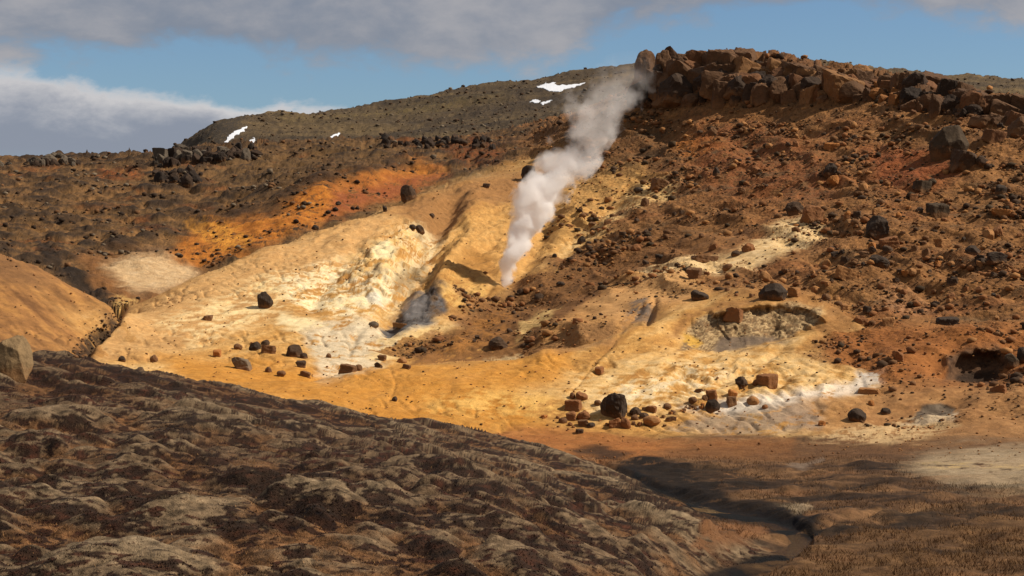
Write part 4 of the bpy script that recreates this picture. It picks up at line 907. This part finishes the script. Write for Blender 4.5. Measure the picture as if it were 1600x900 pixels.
# ------------------------------------------------------------------ crags: each an outcrop of loose blocks
def outcrop(name, label, base_uv, blocks, fill, seed, keys, tilt=0.3, kinds=('block', 'jag', 'slab')):
    rr = random.Random(seed); p, _, _ = hit(*base_uv)
    e = bpy.data.objects.new(name, None); COL.objects.link(e); e.location = p; tag(e, label, 'rock outcrop')
    q_ = 0.68 if name == 'lava_outcrop' else 1.0
    for (u, v, wp, hp, key, kind, tl) in blocks:
        wp, hp = wp * q_, hp * q_
        bk = put('block', u, v, wp, hp, key, kind, rr.randrange(9), tilt=tl, rz=rr.uniform(-.4, .4), parent=e, sub=4, sink=0.3); bk.color = (*[q * 0.74 * k for q, k in zip(bk.color[:3], (0.88, 0.9, 0.95))], 1)
    P, n_, (s0, s1) = fill; P0 = P
    for rnd in (0, 1):
      if rnd: n_, s0, s1 = int(n_ * .8), max(6, s0 * .6), s0
      P_ = np.array(P, float); c = 0
      while c < n_:
          u = rr.uniform(P_[:, 0].min(), P_[:, 0].max()); v = rr.uniform(P_[:, 1].min(), P_[:, 1].max())
          if sd_poly(np.array([u]), np.array([v]), P_)[0] < 0: continue
          s = rr.uniform(s0, s1)
          bk = put('block', u, v, s, s * rr.uniform(.45, 1.15), rr.choice(keys), rr.choice(kinds), rr.randrange(14), tilt=rr.uniform(-.15, tilt), rz=rr.uniform(-1.5, 1.5), parent=e, sub=3 if s < 16 else 4, sink=0.42); sh = rr.uniform(.6, .95); bk.color = (*[q * sh * k for q, k in zip(bk.color[:3], (0.84, 0.86, 0.92))], 1); c += 1
    return e
outcrop('rock_outcrop', 'tall broken brown crag at the left end of the skyline beside the steam', (1060, 150),
    [(1006,124,36,48,'br','jag',0.1),(1034,120,32,42,'br','jag',0.15),(1062,108,48,26,'br','slab',0.15),(1084,104,52,34,'rust','slab',0.35),(1060,138,60,44,'br','block',0.2),(1120,150,56,40,'br','block',0.15),(1112,112,44,30,'br','block',0.2),(1060,156,86,46,'dk','jag',0.1),(1130,124,40,30,'br','slab',0.2),(1162,122,46,40,'tan','block',0.2),(1150,146,44,30,'dk','jag',0.2),(1100,150,50,34,'dk','jag',0.2),(1020,150,36,30,'br','jag',0.1)],
    ([(998,112),(1180,108),(1190,160),(1005,168)], 78, (12,40)), 3, ['br','br','rust','dk'])
outcrop('rock_outcrop', 'middle of the skyline crag with thin slabs dipping to the right', (1260, 140),
    [(1190,118,40,28,'br','slab',0.35),(1215,116,50,24,'tan','slab',0.4),(1250,118,62,22,'br','slab',0.42),(1285,122,40,20,'br','slab',0.3),(1310,150,64,40,'tan','block',0.15),(1330,152,60,34,'br','round',0.15),(1230,146,50,32,'dk','jag',0.3),(1270,150,50,32,'dk','jag',0.2),(1200,148,40,30,'dk','jag',0.2)],
    ([(1180,114),(1350,132),(1350,158),(1190,160)], 66, (12,38)), 4, ['br','br','rust','tan'], 0.5)
outcrop('rock_outcrop', 'low reddish ledge of blocks between the slab crag and the dark notch', (1370, 150),
    [(1360,138,34,18,'rust','slab',0.2),(1385,140,40,18,'rust','block',0.15),(1370,156,36,20,'or','jag',0.1)],
    ([(1345,134),(1410,138),(1410,160),(1345,160)], 22, (10,24)), 5, ['rust','br','or'])
outcrop('rock_outcrop', 'right part of the skyline crag above the dark notch', (1450, 150),
    [(1425,146,44,34,'dk','jag',0.2),(1455,142,56,30,'br','slab',0.3),(1425,168,50,34,'vdk','jag',0.2),(1490,156,50,32,'br','slab',0.35),(1480,176,40,30,'dk','jag',0.2),(1510,178,46,38,'rust','jag',0.4)],
    ([(1405,140),(1525,155),(1525,186),(1412,176)], 50, (12,34)), 6, ['br','br','rust','dk'], 0.5)
outcrop('rock_outcrop', 'slanting blocks of the crag at the far right skyline', (1560, 180),
    [(1545,170,60,34,'br','slab',0.4),(1570,186,64,30,'br','slab',0.4),(1596,178,50,30,'br','block',0.3),(1535,196,48,24,'br','slab',0.35),(1590,212,44,34,'br','jag',0.3),(1620,190,60,34,'dk','jag',0.3),(1550,222,36,22,'rust','slab',0.3)],
    ([(1520,156),(1640,178),(1640,210),(1530,195)], 40, (12,34)), 8, ['br','br','rust','dk'], 0.5)
outcrop('lava_outcrop', 'jagged grey lava knob on the left skyline', (70, 258),
    [(75,256,40,22,'gr','jag',0.0),(82,248,22,16,'gr','jag',0.1),(55,256,34,16,'gr','jag',0),(112,256,20,15,'gr','block',0),(98,256,20,12,'gr','jag',0)],
    ([(36,250),(125,250),(125,260),(36,260)], 16, (8,16)), 9, ['gr','dk'], 0.2, ('jag',))
outcrop('lava_outcrop', 'small lava stub cut by the left edge of the skyline', (2, 258), [(0,262,16,16,'gr','jag',0),(14,258,14,8,'gr','jag',0)], ([(-15,252),(18,252),(18,260),(-15,260)], 3, (6,10)), 10, ['gr'], 0.2, ('jag',))
outcrop('lava_outcrop', 'long dark lava ledge under the snowy ridge with pale lichened faces', (320, 248),
    [(252,258,22,24,'gr','block',0),(275,254,22,28,'gr','jag',0.1),(292,252,24,26,'gr','block',0.1),(322,250,26,24,'dk','jag',0.1),(345,250,28,20,'vdk','jag',0.1),(372,246,26,16,'dk','jag',0.1),(400,244,30,16,'dk','jag',0)],
    ([(235,244),(400,232),(400,248),(245,262)], 48, (8,18)), 12, ['dk','vdk','gr'], 0.2, ('jag', 'block'))
outcrop('lava_outcrop', 'dark lava stack standing in front of the long lava ledge', (290, 290),
    [(290,292,30,32,'dk','jag',0.1),(298,280,20,22,'vdk','jag',0.2),(272,284,22,20,'dk','jag',0),(305,286,26,18,'vdk','jag',0.1),(250,280,26,16,'dk','jag',0)],
    ([(240,268),(315,270),(310,292),(250,286)], 20, (8,15)), 13, ['vdk','dk'], 0.2, ('jag',))
outcrop('lava_outcrop', 'ragged lava rim below the far ridge near the middle', (680, 228),
    [(665,226,30,12,'dk','jag',0.1),(690,230,34,12,'vdk','jag',0.1),(650,224,20,10,'vdk','jag',0),(720,226,30,12,'dk','jag',0.1),(610,224,22,8,'dk','jag',0),(745,232,26,12,'dk','jag',0)],
    ([(590,218),(770,222),(770,236),(600,230)], 26, (7,15)), 14, ['dk','vdk','br'], 0.2, ('jag',))
# ------------------------------------------------------------------ loose rubble too small to count
def rubble(name, items, mat, grp=None):
    V_, F_, Cc, off = [], [], [], 0
    shapes = [rock_verts(500 + k, 1, kd) for k, kd in enumerate(['jag', 'round', 'block', 'slab', 'jag', 'round'])]
    for (p, s, col) in items:
        v, f = shapes[random.randrange(6)]; a = random.uniform(0, 6.28); c_, s_ = math.cos(a), math.sin(a)
        q = v * np.array([s, s * random.uniform(.7, 1.1), s * random.uniform(.45, .8)])
        q = np.stack([q[:, 0] * c_ - q[:, 1] * s_ + p[0], q[:, 0] * s_ + q[:, 1] * c_ + p[1], q[:, 2] + p[2] - s * .18], -1)
        V_.append(q); F_.append(f + off); off += len(v); Cc.append(np.tile(col, (len(v), 1)))
    V_ = np.concatenate(V_); me = mesh_np(name, V_, np.concatenate(F_), True)
    ca = me.color_attributes.new('soil', 'FLOAT_COLOR', 'POINT'); Cc = np.concatenate(Cc)
    ca.data.foreach_set('color', np.concatenate([Cc, np.ones((len(Cc), 1))], 1).astype(np.float32).ravel())
    o = link(name, me, mat, smooth=False); o['kind'] = 'stuff'; return o
RUB = bpy.data.materials.new('rubble'); RUB.use_nodes = True; nt = RUB.node_tree; b = nt.nodes['Principled BSDF']; b.inputs['Roughness'].default_value = 0.95; b.inputs['Specular IOR Level'].default_value = 0.15
at = N(nt, 'ShaderNodeAttribute', attribute_name='soil'); geo = N(nt, 'ShaderNodeNewGeometry')
nv = noise_n(nt, geo.outputs['Position'], 6, 5, 0.7); cr = N(nt, 'ShaderNodeCombineXYZ'); kk = math_n(nt, 'ADD', math_n(nt, 'MULTIPLY', nv, 1.4), 0.3); [nt.links.new(kk, cr.inputs[i]) for i in range(3)]
nt.links.new(mixc(nt, 1.0, at.outputs['Color'], cr.outputs[0], 'MULTIPLY'), b.inputs['Base Color'])
visT = (TZ >= TM - 1e-6)
def sample(mask, n_):
    idx = np.flatnonzero(mask & visT & (np.abs(AA) < 0.31)); return rng.choice(idx, n_, replace=True) if len(idx) else []
orange_smooth2 = np.exp(-(((U - 240) / 85) ** 2 + ((V - 435) / 36) ** 2))
def items(mask, n_, s0, s1, keys, jit=0.1):
    out_ = []
    for q in sample(mask, n_):
        i, j = divmod(int(q), NR); s = s0 + (s1 - s0) * random.random() ** 2.6
        s *= 0.55 + 0.45 * Y[i, j] / 200
        out_.append(((Xw[i, j] + random.uniform(-.1, .1), Y[i, j] + random.uniform(-.3, .3), Z[i, j]), s, alb(RC[random.choice(keys)]) * random.uniform(.75, 1.2)))
    return out_
isr = ID == REG.index('rust'); isl = ID == REG.index('lava'); iss = ID == REG.index('sulphur'); isf = ID == REG.index('far')
patch = sstep(-0.15, 0.35, fbm(x32, s32, 9, 3, 71)) 
rubble('rubble', items(isr & (rng.random(U.shape) < (1 - smooth_face) ** 2 * (0.07 + 0.93 * clus ** 1.5)), 3900, 0.14, 1.05, ['rust', 'br', 'br', 'rust', 'tan', 'dk', 'grn']) + items(isr & (rng.random(U.shape) < (1 - smooth_face) * (0.3 + 0.7 * clus)), 9000, 0.10, 0.42, ['rust', 'br', 'br', 'dk', 'tan', 'dk', 'grn']) + items(isr & (smooth_face > .4), 400, 0.08, 0.35, ['dk', 'br', 'tan']), RUB)
crk = np.full(U.shape, 99.0); mk = (U < 260) & (V > 440) & (V < 580); crk[mk] = seg_dist(U[mk], V[mk], [(118,558),(138,534),(158,516),(180,494)])[0]
rubble('creek_stones', items((crk < 13), 200, 0.1, 0.42, ['dk', 'vdk', 'dk', 'br']), RUB)
rubble('gravel', items(iss | (ID == 3), 2200, 0.05, 0.26, ['br', 'dk', 'rust', 'tan']) + items((ID == 1) & (V < 720), 350, 0.05, 0.25, ['br', 'tan', 'rust']) , RUB)
rubble('lava_rubble', items(isl & (orange_smooth2 < .4) & (rng.random(U.shape) < patch * (1 - 0.5 * orange_wall)), 1100, 0.15, 0.85, ['dk', 'vdk', 'gr', 'br', 'vdk']), RUB)
rubble('ridge_stones', items(isf & (V < 230) & (snowm < .3), 700, 0.18, 0.75, ['gr', 'dk', 'dk']), RUB)

# ------------------------------------------------------------------ plants: blades and sprigs beyond counting
def tufts(name, mask, n_, h0, h1, wdt, cols, lean, mat, own=0.0):
    idx = sample(mask, n_); Vv = np.zeros((len(idx), 3, 3)); Cc = np.zeros((len(idx), 3, 3))
    i, j = idx // NR, idx % NR; px, py, pz = Xw[i, j] + rng.uniform(-.06, .06, len(idx)), Y[i, j] + rng.uniform(-.15, .15, len(idx)), Z[i, j] - 0.02
    h = rng.uniform(h0, h1, len(idx)); an = rng.uniform(0, 6.28, len(idx)); wv = wdt * rng.uniform(.6, 1.4, len(idx))
    ld = rng.uniform(-lean, lean, (len(idx), 2))
    Vv[:, 0] = np.stack([px - np.cos(an) * wv, py - np.sin(an) * wv, pz], -1); Vv[:, 1] = np.stack([px + np.cos(an) * wv, py + np.sin(an) * wv, pz], -1)
    Vv[:, 2] = np.stack([px + ld[:, 0] * h, py + ld[:, 1] * h, pz + h], -1)
    cc = np.array([alb(c) for c in cols])[rng.integers(0, len(cols), len(idx))] * rng.uniform(.75, 1.2, (len(idx), 1)); cc = cc * (1 - own) + own * C.reshape(-1, 3)[idx] * rng.uniform(.7, 1.5, (len(idx), 1)); Cc[:] = cc[:, None]
    me = mesh_np(name, Vv.reshape(-1, 3), np.arange(len(idx) * 3).reshape(-1, 3), True)
    ca = me.color_attributes.new('soil', 'FLOAT_COLOR', 'POINT'); ca.data.foreach_set('color', np.concatenate([Cc.reshape(-1, 3), np.ones((len(idx) * 3, 1))], 1).astype(np.float32).ravel())
    o = link(name, me, mat, smooth=False); o['kind'] = 'stuff'; return o
hm = fh[..., 0]; sm_ = fs[..., 0]
ism = (ID == 0) & (Y < 84); isv = ID == 1
tufts('heath', ism & (rng.random(U.shape) < hm), 60000, 0.02, 0.065, 0.022, [(26,15,11),(44,24,17),(60,32,22),(74,56,34)], 0.8, RUB, 0.4)
tufts('dry_grass', ism & (rng.random(U.shape) < sm_ * (1 - hm) + 0.03), 26000, 0.03, 0.09, 0.010, [(150,106,62),(170,124,76),(128,90,52),(184,140,90)], 0.9, RUB, 0.5)
tufts('moss_tips', ism & (rng.random(U.shape) < (1 - sm_) * (1 - hm) + 0.02), 20000, 0.012, 0.03, 0.02, [(116,98,72),(136,118,90),(96,80,54),(150,134,104)], 1.0, RUB, 0.7)
tufts('valley_grass', isv & (V > 716) & (rng.random(U.shape) < sstep(0, .3, 0.25 + fbm(x32, y32, 3, 3, 81))) & (stream_f > 1.3) & (C.sum(-1) > 0.10) & (np.exp(-(((U - 1540) / 130) ** 2 + ((V - 728) / 30) ** 2)) < 0.35), 60000, 0.06, 0.26, 0.014, [(150,112,68),(124,90,54),(96,72,44),(70,50,30),(166,128,84)], 0.8, RUB, 0.8)

# ------------------------------------------------------------------ snow left on the far ridge
SNOW = bpy.data.materials.new('snow'); SNOW.use_nodes = True; b = SNOW.node_tree.nodes['Principled BSDF']; b.inputs['Base Color'].default_value = (0.70, 0.71, 0.74, 1); b.inputs['Roughness'].default_value = 0.8
def snow(P, label):
    P_ = np.array(P, float); st = 0.5
    us = np.arange(P_[:, 0].min() - 1, P_[:, 0].max() + 1.5, st); vs = np.arange(P_[:, 1].min() - 1, P_[:, 1].max() + 1.5, st * 0.7)
    gu, gv = np.meshgrid(us, vs, indexing='ij'); ins = sd_poly(gu + 5 * fbm(gu, gv * 2, 9, 3, 3), gv + 2.2 * fbm(gu, gv * 2, 9, 3, 4), P_) > 0
    idm = {}; Vv = []; Ff = []
    def vid(a, b_):
        if (a, b_) not in idm:
            p, _, _ = hit(gu[a, b_], gv[a, b_], 430); idm[(a, b_)] = len(Vv); Vv.append((p.x, p.y, p.z + 0.15))
        return idm[(a, b_)]
    for a in range(len(us) - 1):
        for b_ in range(len(vs) - 1):
            if ins[a, b_] and ins[a+1, b_+1]: Ff.append([vid(a, b_), vid(a, b_+1), vid(a+1, b_+1), vid(a+1, b_)])
    if not Ff: return
    me = mesh_np('snow_patch', np.array(Vv), np.array(Ff)); o = link('snow_patch', me, SNOW)
    md = o.modifiers.new('thickness', 'SOLIDIFY'); md.thickness = 0.4; md.offset = -1
    tag(o, label, 'snow patch', 'snow patches on the far ridge')
for P, lb in SNOWP: snow(P, lb)

# ------------------------------------------------------------------ stream in the valley
WAT = bpy.data.materials.new('dark_water'); WAT.use_nodes = True; b = WAT.node_tree.nodes['Principled BSDF']
b.inputs['Base Color'].default_value = (0.012, 0.011, 0.010, 1); b.inputs['Roughness'].default_value = 0.12; b.inputs['IOR'].default_value = 1.33
bp = N(WAT.node_tree, 'ShaderNodeBump'); bp.inputs['Distance'].default_value = 0.02; bp.inputs['Strength'].default_value = 0.5
geo = N(WAT.node_tree, 'ShaderNodeNewGeometry'); WAT.node_tree.links.new(noise_n(WAT.node_tree, geo.outputs['Position'], 3.5, 3), bp.inputs['Height']); WAT.node_tree.links.new(bp.outputs[0], b.inputs['Normal'])
wv = np.stack([Xw, Y, ZB - 0.295], -1).reshape(-1, 3)
wsel = ((stream_f[:-1, :-1] < 1.0) & (V[:-1, :-1] < 872)).reshape(-1)
o = link('stream', submesh('stream', wsel, wv, False), WAT); o['kind'] = 'structure'

# ------------------------------------------------------------------ steam
def plume(name, label, AX, DEN, y0, drift, nscale, peak, lump, noise_amp, seed):
    base = None; loc = []
    for k, (u, v, hw) in enumerate(AX):
        y = y0 + drift * k / (len(AX) - 1); a, t = pix_dir(u, v); loc.append((a * y, y, t * y, hw * y / F))
    loc = np.array([[float(c) for c in r] for r in loc]); O = loc[0, :3].copy(); loc[:, :3] -= O
    H = loc[-1, 2] + 0.01; xs = max(np.abs(loc[:, 0]).max(), 1) * 2.2; rs = loc[:, 3].max() * 1.05
    m = bpy.data.materials.new(name); m.use_nodes = True; nt = m.node_tree; nt.nodes.clear()
    out = N(nt, 'ShaderNodeOutputMaterial'); pv = N(nt, 'ShaderNodeVolumePrincipled'); nt.links.new(pv.outputs[0], out.inputs['Volume'])
    pv.inputs['Color'].default_value = (1.0, 0.985, 0.97, 1); pv.inputs['Anisotropy'].default_value = 0.0
    tc = N(nt, 'ShaderNodeTexCoord'); sp_ = N(nt, 'ShaderNodeSeparateXYZ'); nt.links.new(tc.outputs['Object'], sp_.inputs[0])
    z = math_n(nt, 'DIVIDE', sp_.outputs[2], H, clamp=True)
    zs = loc[:, 2] / H
    cx = math_n(nt, 'MULTIPLY', math_n(nt, 'SUBTRACT', curve_n(nt, z, [(a, b / xs + 0.5) for a, b in zip(zs, loc[:, 0])]), 0.5), xs)
    R = math_n(nt, 'MULTIPLY', curve_n(nt, z, [(a, b / rs) for a, b in zip(zs, loc[:, 3])]), rs)
    cy = math_n(nt, 'MULTIPLY', z, drift)
    dx = math_n(nt, 'SUBTRACT', sp_.outputs[0], cx); dy = math_n(nt, 'SUBTRACT', sp_.outputs[1], cy)
    r = math_n(nt, 'SQRT', math_n(nt, 'ADD', math_n(nt, 'MULTIPLY', dx, dx), math_n(nt, 'MULTIPLY', dy, dy)))
    q = math_n(nt, 'DIVIDE', r, R)
    off = N(nt, 'ShaderNodeVectorMath', operation='ADD'); off.inputs[1].default_value = (seed * 7.1, seed * 3.3, 0); nt.links.new(tc.outputs['Object'], off.inputs[0])
    nz = noise_n(nt, off.outputs[0], nscale, 5, 0.55, 0.4); nz2 = noise_n(nt, off.outputs[0], nscale * 0.42, 2, 0.5)
    nz = math_n(nt, 'ADD', math_n(nt, 'MULTIPLY', math_n(nt, 'SUBTRACT', nz, 0.5), noise_amp), math_n(nt, 'MULTIPLY', math_n(nt, 'SUBTRACT', nz2, 0.5), noise_amp))
    e = math_n(nt, 'ADD', math_n(nt, 'SUBTRACT', 1.0, q), nz)
    dz = curve_n(nt, z, list(zip(zs, DEN)))
    d = math_n(nt, 'MULTIPLY', math_n(nt, 'MULTIPLY', smooth_n(nt, e, 0.0, lump), dz), peak)
    nt.links.new(d, pv.inputs['Density'])
    try: m.cycles.volume_step_rate = 0.16
    except Exception: pass
    # hull: stacked rings swollen into billows
    nr_, ns = 64, 40; zz_ = np.linspace(0, 1, nr_); Vv = []
    for k, z_ in enumerate(zz_):
        cxx = np.interp(z_, zs, loc[:, 0]); RR = np.interp(z_, zs, loc[:, 3]) * 1.45 + 0.05
        th = np.linspace(0, 2 * np.pi, ns, endpoint=False); px = np.cos(th); py = np.sin(th)
        bl_ = 1 + 0.16 * pn(px * 1.6 + seed, py * 1.6 + z_ * 9, 5) + 0.12 * pn(px * 3 + z_ * 15, py * 3, 6)
        Vv.append(np.stack([cxx + px * RR * bl_, drift * z_ + py * RR * bl_, np.full(ns, z_ * H)], -1))
    Vv = np.concatenate(Vv + [np.array([[0, 0, -0.02]]), np.array([[loc[-1, 0], drift, H + 0.3]])])
    Ff = []
    for k in range(nr_ - 1):
        for s in range(ns):
            s2 = (s + 1) % ns; a0, a1, b0, b1 = k*ns+s, k*ns+s2, (k+1)*ns+s, (k+1)*ns+s2; Ff += [[a0, a1, b1], [a0, b1, b0]]
    for s in range(ns):
        s2 = (s + 1) % ns; Ff += [[nr_*ns, s2, s], [nr_*ns+1, (nr_-1)*ns+s, (nr_-1)*ns+s2]]
    o = link(name, mesh_np(name, Vv, np.array(Ff), True), m); o.location = Vector(O); tag(o, label, 'steam')
    return o
plume('steam_plume', 'tall white steam plume rising from the vent and leaning right',
      [(787,452,10),(788,430,15),(796,400,22),(812,372,25),(827,346,29),(845,316,38),(862,290,39),(881,262,37),(895,238,37),(909,212,41),(925,185,49),(946,156,58),(962,130,55),(974,106,42),(982,84,22)],
      [1, 1, 1, .95, .85, .7, .5, .34, .22, .14, .09, .055, .03, .015, .004], 193.5, 11.0, 0.5, 1.8, 0.45, 3.1, 2)
plume('steam_wisp', 'thin grey steam wisp over the dark hollow', [(640,500,16),(646,488,22),(650,476,24),(652,462,18),(654,450,8)], [.6, 1, .9, .5, .1], 176.5, 0.5, 0.9, 0.10, 0.6, 1.4, 5)
